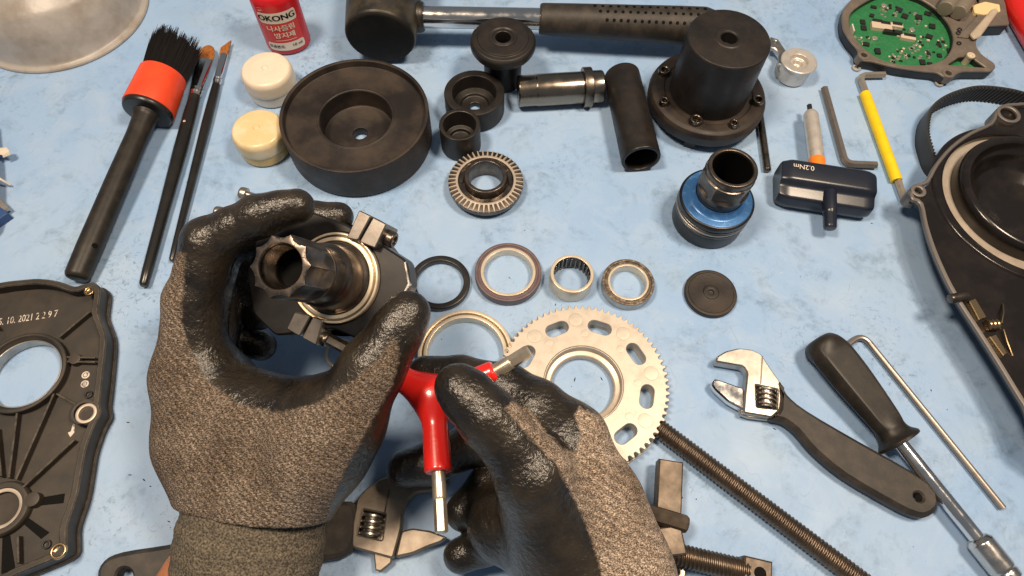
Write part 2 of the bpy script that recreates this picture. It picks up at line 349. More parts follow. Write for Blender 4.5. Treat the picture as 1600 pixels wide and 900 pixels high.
def smooth_loop(pts, n=4, closed=True):
    P = [Vector(p) for p in pts]; m = len(P); o = []
    for i in range(m if closed else m-1):
        p0 = P[i-1] if closed or i else P[0]; p1 = P[i]; p2 = P[(i+1) % m]; p3 = P[(i+2) % m] if closed or i+2 < m else P[-1]
        for k in range(n):
            t = k/n; o.append(tuple(.5*((2*p1)+(-p0+p2)*t+(2*p0-5*p1+4*p2-p3)*t*t+(-p0+3*p1-3*p2+p3)*t**3)))
    if not closed: o.append(tuple(P[-1]))
    return o
def circle(c, r, n=32, a0=0): return [(c[0]+r*math.cos(2*PI*i/n+a0), c[1]+r*math.sin(2*PI*i/n+a0)) for i in range(n)]
def frame(o, z=(0, 0, 1), x=(1, 0, 0)):
    z = Vector(z).normalized(); x = Vector(x); x = (x-x.dot(z)*z)
    if x.length < 1e-4: x = Vector((0, 1, 0)); x = x-x.dot(z)*z
    x.normalize(); y = z.cross(x); m = Matrix((x, y, z)).transposed().to_4x4(); m.translation = Vector(o); return m
def pxpoly(pts, z): return [tuple(at(p[0], p[1], z).xy) for p in pts]

class Thing:
    def __init__(s, name, label, cat, fr=None, group=None):
        fr = fr if fr is not None else Matrix.Identity(4)
        if not isinstance(fr, Matrix): fr = Matrix.Translation(Vector(fr))
        s.fr = fr; s.inv = fr.inverted(); o = bpy.data.objects.new(name, None); o.empty_display_size = .01; C.objects.link(o)
        m = fr.copy(); m.translation = fr.translation*S; o.matrix_world = m; s.o = o
        o['label'] = label; o['category'] = cat
        if group: o['group'] = group
    def part(s, name, mb, m, world=False, parent=None, ang=35, label=None, stuff=False):
        if world: mb.v = [tuple(s.inv @ Vector(p)) for p in mb.v]
        return s.link(name, mb.mesh(name, ang), m, parent, label, stuff)
    def link(s, name, me, m, parent=None, label=None, stuff=False):
        if m is not None: me.materials.clear(); me.materials.append(M[m] if isinstance(m, str) else m)
        o = bpy.data.objects.new(name, me); C.objects.link(o); o.parent = parent or s.o
        if label: o['label'] = label
        if stuff: o['kind'] = 'stuff'
        return o
    def copies(s, name, me, mats, parent=None):
        """alike small parts sharing one mesh; mats are local matrices in mm"""
        for q in mats:
            o = bpy.data.objects.new(name, me); C.objects.link(o); o.parent = parent or s.o
            q = q.copy(); q.translation = q.translation*S; o.matrix_local = q

def text_verts(body, size, depth=0.05):
    cu = bpy.data.curves.new('lettering', 'FONT'); cu.body = body; cu.size = size; cu.extrude = depth/2; cu.align_x = 'CENTER'; cu.align_y = 'CENTER'
    cu.resolution_u = 4
    o = bpy.data.objects.new('lettering', cu); C.objects.link(o); dg = bpy.context.evaluated_depsgraph_get(); dg.update()
    me = bpy.data.meshes.new_from_object(o.evaluated_get(dg)); vs = [tuple(v.co) for v in me.vertices]; fs = [tuple(p.vertices) for p in me.polygons]
    bpy.data.objects.remove(o); bpy.data.curves.remove(cu); bpy.data.meshes.remove(me); return vs, fs

# ------------------------------------------------------------------ signed distance modelling (hands, moulded grips)
import openvdb
def sdf_mesh(groups, k, vox, clip=None, pad=5.0):
    """groups: list of (list of (a, b, ra, rb), k_inside); the first group is the base that the others blend into by k.
    points are in camera-aligned mm; returns verts (n,3) and quads"""
    allp = np.array([p for g in groups for s_ in g[0] for p in (s_[0], s_[1])]); mr = max(max(s_[2], s_[3]) for g in groups for s_ in g[0])
    lo = allp.min(0)-mr-pad; hi = allp.max(0)+mr+pad; nn = np.ceil((hi-lo)/vox).astype(int)+1
    X, Y, Z = np.meshgrid(*[np.arange(nn[i], dtype=np.float32)*vox+np.float32(lo[i]) for i in range(3)], indexing='ij')
    def cone(a, b, ra, rb, fz=1.0):
        ba = np.array(b)-np.array(a); L2 = max(float(ba@ba), 1e-6)
        px, py, pz = X-a[0], Y-a[1], Z-a[2]; t = np.clip((px*ba[0]+py*ba[1]+pz*ba[2])/L2, 0, 1)
        return np.sqrt((px-t*ba[0])**2+(py-t*ba[1])**2+((pz-t*ba[2])*fz)**2)-(ra+t*(rb-ra))
    def smin(a, b, kk):
        h = np.clip(.5+.5*(b-a)/kk, 0, 1); return b*(1-h)+a*h-kk*h*(1-h)
    fields = []
    for segs, kk in groups:
        d = None
        for s_ in segs:
            e = cone(*s_); d = e if d is None else smin(d, e, kk)
        fields.append(d)
    base = fields[0]
    if len(fields) > 1:
        o = fields[1]
        for e in fields[2:]: o = np.minimum(o, e) if not isinstance(k, tuple) else smin(o, e, k[1])
        base = smin(base, o, k[0] if isinstance(k, tuple) else k)
    if clip is not None:
        for n_, p_ in clip:        # keep the side where (x-p).n < 0
            base = np.maximum(base, (X-p_[0])*n_[0]+(Y-p_[1])*n_[1]+(Z-p_[2])*n_[2])
    g = openvdb.FloatGrid(4.0); g.copyFromArray(np.ascontiguousarray(np.clip(base, -4, 4)))
    pts, quads = g.convertToQuads(0.0); return np.array(pts)*vox+lo, np.array(quads)
def c3(px, py, d): return ((px-800)/F*d, -(py-450)/F*d, -d)
def cam_to_world(p): return RC.transposed() @ Vector(p) + EYE
def seg(chain): return [(c3(*a[:3]), c3(*b[:3]), a[3], b[3]) for a, b in zip(chain, chain[1:])]
def segz(chain, fz): return [(c3(*a[:3]), c3(*b[:3]), a[3], b[3], fz) for a, b in zip(chain, chain[1:])]
def np_mesh(name, pts, quads, inv):
    R3 = np.array(RC.transposed()); wp = pts@R3.T+np.array(EYE); I = np.array(inv); wp = (wp@I[:3, :3].T+I[:3, 3])*S
    me = bpy.data.meshes.new(name); me.from_pydata(wp.tolist(), [], quads.tolist()); me.update()
    bm = bmesh.new(); bm.from_mesh(me); bmesh.ops.smooth_vert(bm, verts=bm.verts, factor=.5, use_axis_x=True, use_axis_y=True, use_axis_z=True)
    bmesh.ops.recalc_face_normals(bm, faces=bm.faces); bm.to_mesh(me); bm.free()
    me.polygons.foreach_set('use_smooth', [True]*len(me.polygons)); return me
def poly_sd(px, py, poly):
    """signed distance in px, positive inside"""
    P = np.array(poly, float); n = len(P); d = np.full(px.shape, 1e9); ins = np.zeros(px.shape, bool)
    for i in range(n):
        a, b = P[i], P[(i+1) % n]; e = b-a; t = np.clip(((px-a[0])*e[0]+(py-a[1])*e[1])/(e@e), 0, 1)
        d = np.minimum(d, np.hypot(px-a[0]-t*e[0], py-a[1]-t*e[1]))
        cnd = ((a[1] > py) != (b[1] > py)) & (px < (b[0]-a[0])*(py-a[1])/(b[1]-a[1]+1e-9)+a[0]); ins ^= cnd
    return np.where(ins, d, -d)

# ================================================================== THE MAT
def work_mat():
    n = 60; vs = []; fs = []
    for i in range(n+1):
        for j in range(n+1): vs.append((-700+1400*i/n, -500+1400*j/n, 0))
    for i in range(n):
        for j in range(n): fs.append((i*(n+1)+j, (i+1)*(n+1)+j, (i+1)*(n+1)+j+1, i*(n+1)+j+1))
    mb = MB().add(vs, fs); o = bpy.data.objects.new('work_mat', mb.mesh('work_mat')); o.data.materials.append(M['mat']); C.objects.link(o)
    o['kind'] = 'structure'; o['label'] = 'worn blue work mat with grey oily smears'
work_mat()

# ================================================================== TURNED TOOLS THAT STAND ON THE MAT
def stand(px, py, z): p = at(px, py, z); return Matrix.Translation((p.x, p.y, 0))

def press_disc():
    T = Thing('press_disc', 'largest black press disc with a deep round recess beside the two small jars', 'press disc', stand(553.5, 176, 26))
    p = rnd([(4.6, 0), (44.6, 0), (45.6, 3), (45.6, 26), (43.4, 26), (43.0, 21.4), (24, 21.4), (23.4, 22.0), (22.2, 21.4), (22.0, 8.4), (20, 8.0), (12, 7.2), (4.6, 7.0)], .6)
    T.part('body', MB().lathe(p, 128, closed=True), 'pom_worn')
press_disc()

def flanged_bushing():
    T = Thing('flanged_bushing', 'black mushroom shaped bushing with a wide rounded flange in front of the mallet shaft', 'bushing', stand(786, 58, 37))
    T.part('stem', MB().lathe(rnd([(5, 0), (12.6, 0), (12.6, 26), (5, 26)], .6), 64, closed=True), 'pom')
    T.part('flange', MB().lathe(rnd([(5, 26), (14, 25.6), (19.5, 27.5), (21.2, 30.5), (21.2, 34), (19.6, 36), (16.6, 36), (16.2, 37), (9, 37), (8.4, 36.4), (7, 36.4), (6.4, 37.2), (5, 37.2)], .7), 96, closed=True), 'pom')
flanged_bushing()

def cups():
    T = Thing('cup_bushing', 'wide black cup bushing with a stepped bore behind the narrow sleeve', 'bushing', stand(741, 144, 17))
    T.part('body', MB().lathe(rnd([(3.4, 0), (19, 0), (19.6, 1), (19.6, 17), (14.2, 17), (14, 6.5), (9.5, 6.0), (9, 4.2), (3.4, 4.0)], .8), 96, closed=True), 'pom')
    T = Thing('sleeve_bushing', 'narrow black sleeve bushing standing between the wide cup and the ridged ring', 'bushing', stand(718, 194, 21))
    T.part('body', MB().lathe(rnd([(0, 0), (12.4, 0), (12.8, 1), (12.8, 21), (10.2, 21), (9.8, 9), (7, 8.6), (6.6, 6.5), (0, 6.3)], .6, closed=False), 80), 'pom')
cups()

def ratchet_ring():
    T = Thing('ratchet_ring', 'dark ring crowned with bright radial ridges standing before the black sleeve', 'ratchet ring', stand(759, 280, 10))
    T.part('body', MB().lathe(rnd([(12.2, 0), (20.5, 0), (23.0, 4.5), (23.2, 8.0), (18.2, 8.8), (17.4, 8.8), (17.0, 7.6), (13.2, 7.2), (12.8, 14), (10.6, 14), (10.2, 1)], .4), 96, closed=True), 'darksteel')
    T.part('bright_rim', MB().lathe(rnd([(17.1, 8.0), (18.6, 8.0), (18.6, 9.6), (17.1, 9.6)], .2), 96, closed=True), 'machined')
    tm = MB().add([(18.3, -.55, 9.6), (23.1, -.28, 9.0), (23.1, .28, 9.0), (18.3, .55, 9.6), (18.3, -.75, 8.2), (23.2, -.5, 7.6), (23.2, .5, 7.6), (18.3, .75, 8.2)],
                  [(0, 1, 2, 3), (4, 7, 6, 5), (0, 4, 5, 1), (1, 5, 6, 2), (2, 6, 7, 3), (3, 7, 4, 0)]).mesh('tooth'); tm.materials.append(M['machined'])
    T.copies('tooth', tm, [Matrix.Rotation(2*PI*i/44, 4, 'Z') for i in range(44)])
    for i in range(9):
        a = 2*PI*(i+.3)/9; q = Matrix.Rotation(a, 4, 'Z')
        if i == 0: pm = MB().box((15.1, 0, 7.7), (2.9, 8.6, 1.0), b=.2).mesh('pad'); pm.materials.append(M['oiledsteel'])
        T.copies('pad', pm, [q])
ratchet_ring()

def lying(p0, p1): return frame(p0, Vector(p1)-Vector(p0), (0, 0, 1))

def steel_shaft():
    a, b = at(809, 143, 10.5), at(942, 135, 10.5); L = (b-a).length
    T = Thing('steel_shaft', 'polished steel stub shaft with a raised collar lying beside the black tube', 'shaft', lying(a, b))
    T.part('barrel', MB().lathe(rnd([(0, 0), (9.6, 0), (10.2, .8), (10.2, 12), (10.5, 12.4), (10.5, L*.76), (8, L*.76)], .2, closed=False), 72), 'shaft')
    T.part('collar', MB().lathe(rnd([(8, L*.76), (13, L*.76), (13, L*.86), (8, L*.86)], .5, closed=False), 72), 'oiledsteel')
    T.part('tip', MB().lathe(rnd([(8, L*.86), (10.6, L*.86), (10.6, L-1), (9.8, L), (0, L)], .3, closed=False), 72), 'shaft')
steel_shaft()

def black_tube():
    a, b = at(971, 117, 12), at(1002, 250, 12); L = (b-a).length
    T = Thing('plain_tube', 'plain black tube lying on its side beside the flanged bearing press', 'tube', lying(a, b))
    T.part('body', MB().lathe(rnd([(0, 0), (10.8, 0), (11.9, 1), (12.0, L*.35), (12.1, L*.7), (12.3, L-.8), (12.0, L), (10.4, L), (10.0, L-1), (9.6, L-30), (0, L-30)], .6, closed=False), 80), 'pom')
black_tube()

def bearing_press():
    fr = stand(1107, 141, 18); T = Thing('bearing_press', 'tall black cylinder on a bolted round flange standing at the mallet grip end', 'bearing press', fr)
    T.part('cylinder', MB().lathe(rnd([(0, 53), (4.8, 53), (4.8, 60.6), (5.6, 61.4), (8.2, 61.4), (8.7, 61), (24.2, 61), (24.9, 60), (25.2, 14), (22, 14)], .4, closed=False), 112), 'pom')
    T.part('flange', MB().lathe(rnd([(22, 5), (35.5, 5), (38, 7.5), (38.4, 14), (37, 17), (34.5, 18), (29.0, 18), (28.4, 17.2), (27.4, 17.2), (22, 17.2)], .6), 112, closed=True), 'pom_worn')
    hb = MB().box((0, 0, 2.6), (9, 7, 5.4), b=.5).mesh('foot'); hb.materials.append(M['pom'])
    T.copies('foot', hb, [Matrix.Rotation(a, 4, 'Z') @ Matrix.Translation((31, 0, 0)) for a in (-1.9, -.4, .9, 2.5)])
    def bolt(r):
        m1 = MB().lathe(rnd([(r*.5, 1.0), (r*.5, 3.6), (r*.62, 4), (r*.9, 4), (r, 3.5), (r, 0)], .15, closed=False), 24); m1.lathe([(0, 1.2), (r*.5, 1.2)], 6); return m1.mesh('bolt')
    for px, py, r in ((1039, 107, 4.0), (1039, 155, 3.0), (1089, 184, 4.1), (1148.5, 190, 3.0), (1186, 153, 3.9)):
        p = fr.inverted() @ at(px, py, 22)
        me = bolt(r); T.link('bolt', me, 'oiledsteel').matrix_local = Matrix.Translation(Vector((p.x, p.y, 17.6))*S)
bearing_press()

def splined_tool():
    fr = stand(1121, 309, 23); T = Thing('socket_tool', 'blue collared socket tool with a hexagonal neck and wide open bore', 'socket tool', fr)
    T.part('base', MB().lathe(rnd([(0, 0), (20.5, 0), (21.4, .8), (21.4, 11), (20.6, 11.6)], .5, closed=False), 96), 'black')
    T.part('ring', MB().lathe(rnd([(19, 11.6), (21.9, 11.8), (21.9, 13.6), (19, 13.8)], .4, closed=True), 96), 'darksteel')
    T.part('ring', MB().lathe(rnd([(19, 14.3), (22.0, 14.4), (22.0, 15.8), (19, 16)], .4, closed=True), 96), 'satin_steel')
    T.part('ring', MB().lathe(rnd([(19, 16.6), (22.0, 16.7), (22.0, 18), (19, 18.2)], .4, closed=True), 96), 'oiledsteel')
    T.part('shoulder', MB().lathe(rnd([(19, 18.2), (22.0, 18.8), (22.0, 22.0), (21.2, 22.8), (20.6, 22.9)], .4, closed=False), 96), 'black')
    T.part('blue_collar', MB().lathe(rnd([(20.7, 22.4), (20.4, 23.1), (16.5, 23.4), (15.6, 24.0), (14.4, 25.6), (14.0, 28)], .8, closed=False), 96), 'blue_an')
    T.part('neck', MB().lathe(rnd([(14.0, 25), (13.5, 30), (14.0, 31), (14.0, 34.5)], .4, closed=False), 80), 'darksteel')
    hexf = lambda r, a, z: min(r, 13.1/ max(.5, math.cos(((a+.15) % (PI/3))-PI/6))) if 36.2 < z < 46.5 else r
    T.part('hex_neck', MB().lathe([(13.9, 34.5), (14.6, 35.2), (14.6, 36.3), (15.2, 36.6), (15.2, 46), (14.2, 46.6), (13.2, 47), (13.0, 47.6)], 96, fn=hexf), 'darksteel', ang=25)
    T.part('bore', MB().lathe([(11.0, 50.4), (10.8, 24), (0, 24)], 80), 'ink')  # inner wall painted black for the shade down the bore
    T.part('mouth', MB().lathe(rnd([(12.9, 47.4), (13.7, 47.8), (13.8, 51), (13.2, 52), (11.4, 52), (11.05, 51), (11.02, 50)], .4, closed=False), 80), 'darksteel')
splined_tool()

def end_cap():
    T = Thing('end_cap', 'small flat black disc with a centre dimple lying alone above the bright adjustable wrench', 'cap', stand(1111, 457, 3.2))
    T.part('disc', MB().lathe(rnd([(0, 2.6), (1.5, 2.6), (1.8, 3.6), (4.2, 3.6), (4.6, 3.1), (12.8, 3.1), (13.2, 3.5), (14.6, 3.4), (15.0, 2.8), (15.0, .4), (14.6, 0), (0, 0)], .25, closed=False), 80), 'pom_worn')
end_cap()

# ------------------------------------------------------------------ rings and bearings
def rings():
    T = Thing('seal_ring', 'flat black rubber ring peeking out beside the left glove', 'ring', stand(687, 440, 4))
    T.part('band', MB().lathe(rnd([(13.6, 0), (17.2, 0), (17.4, 3.8), (16.8, 4.2), (14, 4.2), (13.6, 3.6)], .4), 96, closed=True), 'black')
    T = Thing('bearing_ring', 'largest bright steel bearing ring half hidden behind the fingers', 'bearing', stand(727, 551, 6))
    T.part('outer_race', MB().lathe(rnd([(23.4, 0), (25.6, 0), (25.6, 6), (23.6, 6)], .3), 112, closed=True), 'race')
    T.part('shield', MB().lathe(rnd([(22.4, .6), (23.6, .6), (23.6, 5.3), (22.4, 5.3)], .2), 112, closed=True), 'brass')
    T.part('inner_race', MB().lathe(rnd([(20.4, 0), (22.5, 0), (22.5, 6.2), (20.6, 6.2)], .25), 112, closed=True), 'race')
    T = Thing('ball_bearing', 'brownish sealed ball bearing with a bright inner race left of the needle bearing', 'bearing', stand(794, 424, 6), group='thin section bearings')
    T.part('outer_race', MB().lathe(rnd([(17.2, 0), (19.2, 0), (19.2, 6), (17.4, 6)], .5), 96, closed=True), 'purple')
    T.part('seal', MB().lathe(rnd([(15.8, .5), (17.4, .5), (17.4, 5.6), (15.8, 5.6)], .2), 96, closed=True), 'purple')
    T.part('inner_race', MB().lathe(rnd([(14.0, 0), (15.8, 0), (15.8, 6.1), (14.2, 6.1)], .15), 96, closed=True), 'race')
    T = Thing('ball_bearing', 'greasy open ball bearing with brown smeared race right of the needle bearing', 'bearing', stand(982, 440, 7), group='thin section bearings')
    T.part('outer_race', MB().lathe(rnd([(13.2, 0), (15, 0), (15, 6.8), (13.4, 6.8)], .4), 96, closed=True), 'satin_steel')
    T.part('cage', MB().lathe(rnd([(11.6, .5), (13.3, .5), (13.3, 6.5), (11.6, 6.5)], .2), 96, closed=True), 'greasy')
    T.part('rim', MB().lathe(rnd([(13.4, 6.3), (14.9, 6.3), (14.8, 6.95), (13.5, 6.95)], .2), 96, closed=True), 'greasy')
    T.part('inner_race', MB().lathe(rnd([(10.3, 0), (11.7, 0), (11.7, 6.9), (10.5, 6.9)], .15), 96, closed=True), 'race')
    T = Thing('needle_bearing', 'tall narrow needle bearing with dark rollers inside its steel shell', 'bearing', stand(894, 427, 12))
    T.part('shell', MB().lathe(rnd([(10.6, .3), (12.2, 0), (12.4, .6), (12.4, 11.6), (12, 12.1), (10.5, 12.1), (10.4, 11.4), (11.2, 11), (11.2, 1)], .2), 80, closed=True), 'race')
    T.part('cage', MB().lathe([(11.1, 1), (10.9, 1), (10.9, 11), (11.1, 11)], 64, closed=True), 'black')
    rm = MB().lathe(rnd([(0, 1.6), (.75, 1.6), (.75, 10.4), (0, 10.4)], .2, closed=False), 10).mesh('roller'); rm.materials.append(M['oiledsteel'])
    T.copies('roller', rm, [Matrix.Rotation(2*PI*i/24, 4, 'Z') @ Matrix.Translation((10.5, 0, 0)) for i in range(24)])
    T = Thing('snap_ring', 'small thin bright ring lying on the mat below the clamp bolt', 'ring', stand(532, 552, 1))
    T.part('band', MB().lathe(rnd([(7.0, 0), (8.4, 0), (8.4, 1.4), (7.0, 1.4)], .3), 64, closed=True), 'race')
rings()

def sprocket():
    T = Thing('belt_sprocket', 'pale toothed belt sprocket with oval slots under the right hand', 'sprocket', stand(912, 598.5, 9.5))
    n = 76; poly = []
    for i in range(n):
        a = 2*PI*i/n
        for da, r in ((-.30, 43.2), (-.19, 44.0), (-.13, 45.1), (.13, 45.1), (.19, 44.0), (.30, 43.2)): poly.append((r*math.cos(a+da*2*PI/n*1.25), r*math.sin(a+da*2*PI/n*1.25)))
    slots = []
    for d in (156, 115, 74, 32, -10, -51, -98, -158):
        a = math.radians(d); c = Vector((math.cos(a), math.sin(a)))*33.4; t = Vector((-math.sin(a), math.cos(a))); h = []
        for s_ in (1, -1):
            for k in range(9):
                u = -PI/2+PI*k/8; q = c+t*s_*(3.0+3.6*math.cos(u))+Vector((math.cos(a), math.sin(a)))*(3.6*math.sin(u)*s_); h.append((q.x, q.y))
        slots.append(h)
    T.part('toothed_plate', MB().prism(poly, 2.6, 9.5, .25, holes=[circle((0, 0), 21.0, 96)]+slots), 'sprocket')
    T.part('back_flange', MB().prism(circle((0, 0), 45.4, 120), .0, 2.2, .3, holes=[circle((0, 0), 18, 64)]+[inset(s_, -.0) for s_ in slots]), 'sprocket')
    T.part('hub', MB().lathe(rnd([(16.6, 0), (20.9, 0), (20.9, 9.2), (20.4, 9.2), (19.9, 5.4), (17.4, 4.9), (16.6, 4.3)], .4), 112, closed=True), 'machined')
    bm_ = MB().lathe(rnd([(0, .16), (3.8, .16), (4.0, -.1)], .1, closed=False), 32).mesh('boss'); bm_.materials.append(M['sprocket'])
    T.copies('boss', bm_, [Matrix.Translation((36.5*math.cos(math.radians(d)), 36.5*math.sin(math.radians(d)), 9.5)) for d in (96, 53, 11, -31, 136)])
    T.copies('boss', bm_, [Matrix.Translation((28.5*math.cos(math.radians(d)), 28.5*math.sin(math.radians(d)), 9.5)) @ Matrix.Scale(.55, 4) for d in (88, 45, 3, -36, 130)])
sprocket()

# ------------------------------------------------------------------ mallet
def mallet():
    hc = at(597, 40, 24); T = Thing('rubber_mallet', 'black rubber mallet with a chrome shaft and perforated black grip', 'mallet', (hc.x, hc.y, 0))
    fy = at(598, 103, 1).y
    Mx = frame((hc.x+0.6, fy, 24.5), (-.03, 1, .10), (1, 0, 0))
    T.part('head_face', MB().lathe(rnd([(0, -.3), (21.0, 0), (22.2, .8), (22.7, 2.2)], .6, closed=False), 96, Mx), 'face_rubber', world=True)
    T.part('head', MB().lathe(rnd([(22.5, 1.6), (23.2, 2.6), (24.4, 20), (24.6, 24), (24.9, 60), (24.4, 85), (22.5, 110), (0, 111)], .8, closed=False, n=4), 96, Mx), 'rubber', world=True)
    a, b = at(648, 26, 24), at(843, 29.5, 24); d = (b-a).normalized(); e = at(1110, 42, 22)
    T.part('ferrule', MB().lathe(rnd([(0, -8), (10.2, -8), (10.2, 4), (9.2, 6.5), (7, 6.5)], .5, closed=False), 48, frame(a, d)), 'rubber', world=True)
    T.part('shaft', MB().lathe([(7.1, 0), (7.1, (b-a).length+10)], 48, frame(a, d)), 'chrome', world=True)
    g = (e-b).normalized(); L = (e-b).length; fr = frame(b, g, (0, 0, 1))
    prof = rnd([(7, 0), (9.6, 0), (10.2, 2), (10.8, L*.2), (11.6, L*.5), (12.4, L*.8), (12.6, L*.96), (10, L+4), (0, L+5)], 1.5, closed=False)
    T.part('grip', MB().lathe(prof, 64, fr), 'grip', world=True)
    hm = MB().lathe([(0, .05), (1.05, .05), (1.15, -.4), (0, -.4)], 12).mesh('vent_hole'); hm.materials.append(M['ink'])  # flat black discs: the holes' shade is in the colour
    ax = fr.inverted()
    rows = [(-.12, .31, 17), (.30, .34, 16), (.66, .37, 15)]
    view = (EYE-(b+e)/2); view = (view-view.dot(g)*g).normalized(); lat = g.cross(view)
    for ang, s0, n in ((1.05, .31, 15), (.62, .34, 15), (.12, .38, 15)):
        for i in range(n):
            z = L*(s0+(.94-s0)*i/(n-1)); r = 10.2+2.3*z/L
            nr = view*math.cos(ang)+lat*math.sin(ang)*(1 if lat.z > 0 else -1)
            q = frame(b+g*z+nr*(r+.55), nr, g); T.copies('vent_hole', hm, [T.inv @ q])
mallet()

# ------------------------------------------------------------------ brushes
def brushes():
    a, b = at(119, 436, 6.8), at(279, 62, 18.5)
    d = (b-a).normalized(); L = (b-a).length; fr = frame(a, d, (0, 0, 1))
    T = Thing('round_brush', 'thick black round brush with an orange red collar and bushy bristles', 'brush', fr)
    lc = (at(229, 176, 15)-a).length
    T.part('handle', MB().lathe(rnd([(0, 0), (5.4, 0), (6.6, 2), (6.9, 20), (6.8, lc*.6), (6.4, lc*.85), (7.0, lc-3), (8.5, lc), (0, lc+1)], 1.0, closed=False), 48), 'satin_black')
    T.part('socket', MB().lathe(rnd([(6, lc-1), (14.2, lc-.6), (14.9, lc+1), (14.9, lc+5), (5, lc+5)], .5, closed=False), 72), 'black')
    T.part('collar', MB().lathe(rnd([(14.8, lc+2.5), (15.4, lc+2.6), (14.2, lc+30), (13.4, lc+30), (12, lc+27)], .3, closed=False), 80), 'orange')
    hole = fr.inverted() @ at(148, 384, 12)
    T.part('hanging_hole', MB().lathe([(0, .2), (1.5, .2), (1.7, -.6)], 16, frame(Vector((0, 0, hole.z))+Vector((hole.x, hole.y, 0)).normalized()*6.9, (hole.x, hole.y, 0))), 'ink')
    mb = MB(); rs = random.Random(3); cl = []
    for i in range(70):
        r_, t_ = 12.5*math.sqrt(rs.random()), rs.random()*2*PI; cl.append((r_*math.cos(t_), r_*math.sin(t_), rs.uniform(-2.2, 2.2), rs.uniform(-.9, .9), rs.uniform(-.9, .9)))
    for i in range(2600):
        r0 = 12.8*math.sqrt(rs.random()); th = rs.random()*2*PI; ln = rs.uniform(27, 35)-r0*.18
        r1 = r0*rs.uniform(1.05, 1.26)+rs.uniform(-.5, .8); th2 = th+rs.uniform(-.06, .06)
        p = Vector((r0*math.cos(th), r0*math.sin(th), lc+26)); bx, by = r0*math.cos(th), r0*math.sin(th); k = min(cl, key=lambda c: (c[0]-bx)**2+(c[1]-by)**2)
        q = Vector((r1*math.cos(th2)*.72+k[0]*1.16*.28+k[3], r1*math.sin(th2)*.72+k[1]*1.16*.28+k[4], lc+28+ln+k[2])); m_ = (p+q)/2+Vector((rs.uniform(-.3, .3), rs.uniform(-.3, .3), 0))
        mb.tube([p, m_, q], [.22, .2, .09], 3, cap=False)
    T.part('bristles', mb, 'bristle', stuff=True)
    T.part('bristle_core', MB().lathe([(0, lc+26), (11.8, lc+26), (12.4, lc+44), (9, lc+50), (0, lc+51)], 32), 'bristle')
    # flat brush
    a, b = at(224, 447, 3.6), at(326, 72, 5); d = (b-a).normalized(); L = (b-a).length; fr = frame(a, d, (0, 0, 1))
    T = Thing('flat_brush', 'flat artist brush with amber rounded bristles and a silver ferrule', 'paint brush', fr)
    lf = (at(305, 150, 4)-a).length; lb = (at(319, 96, 4)-a).length
    zs = [0, 1.5, 10, lf*.35, lf*.68, lf*.9, lf]; rr = [1.6, 2.5, 2.9, 3.3, 4.2, 3.9, 3.4]
    T.part('handle', MB().tube([(0, 0, z) for z in zs], rr, 20, up=Vector((1, 0, 0))), 'lacquer')
    T.part('ferrule', MB().tube([(0, 0, z) for z in (lf-1, lf+1.5, lf+2, lf+3, lf+3.5, lf+5, lf+5.5, lf+12, lb)], [3.5, 3.6, 3.9, 3.9, 3.6, 3.9, 3.6, 3.1, 2.2], 28, flat=[1, 1, 1, 1, 1, 1.05, 1.05, 1.5, 2.6], up=Vector((1, 0, 0))), 'chrome')
    T.part('bristles', MB().tube([(0, 0, z) for z in (lb-1, lb+4, lb+9, lb+12.5, lb+14.2)], [1.9, 2.0, 1.6, 1.0, .3], 24, flat=[2.9, 2.9, 3.2, 3.6, 4], up=Vector((1, 0, 0))), 'amber')
    q = fr.inverted() @ at(288, 190, 8)
    T.part('mark', MB().lathe([(.35, .05), (.75, .05), (.75, -.2)], 16, frame(Vector((4.1, q.y*.4, q.z)), (1, q.y*.1, 0))), 'ink_cream')
    # thin brush
    a, b = at(268, 408, 2.6), at(356, 62, 3.2); d = (b-a).normalized(); L = (b-a).length; fr = frame(a, d, (0, 0, 1))
    T = Thing('angled_brush', 'slim artist brush with short angled amber bristles beside the flat one', 'paint brush', fr)
    lf = (at(343, 131, 3)-a).length; lb = (at(352, 85, 3)-a).length
    T.part('handle', MB().tube([(0, 0, z) for z in (0, 1.5, 10, lf*.4, lf*.75, lf*.93, lf)], [1.0, 1.6, 1.9, 2.4, 3.0, 2.8, 2.5], 18, up=Vector((1, 0, 0))), 'lacquer')
    T.part('ferrule', MB().tube([(0, 0, z) for z in (lf-1, lf+1, lf+1.5, lf+2.5, lf+3, lf+4, lf+4.5, lf+10, lb)], [2.5, 2.6, 2.9, 2.9, 2.6, 2.9, 2.6, 2.2, 1.5], 24, flat=[1, 1, 1, 1, 1, 1, 1, 1.2, 1.9], up=Vector((1, 0, 0))), 'chrome')
    T.part('bristles', MB().add([(1.2, -2.6, lb-1), (1.2, 2.6, lb-1), (-1.2, 2.6, lb-1), (-1.2, -2.6, lb-1), (.6, -3.2, lb+6), (.7, 2.6, lb+13), (-.7, 2.6, lb+13), (-.6, -3.2, lb+6)],
        [(0, 1, 5, 4), (1, 2, 6, 5), (2, 3, 7, 6), (3, 0, 4, 7), (4, 5, 6, 7), (3, 2, 1, 0)]), 'amber')
brushes()

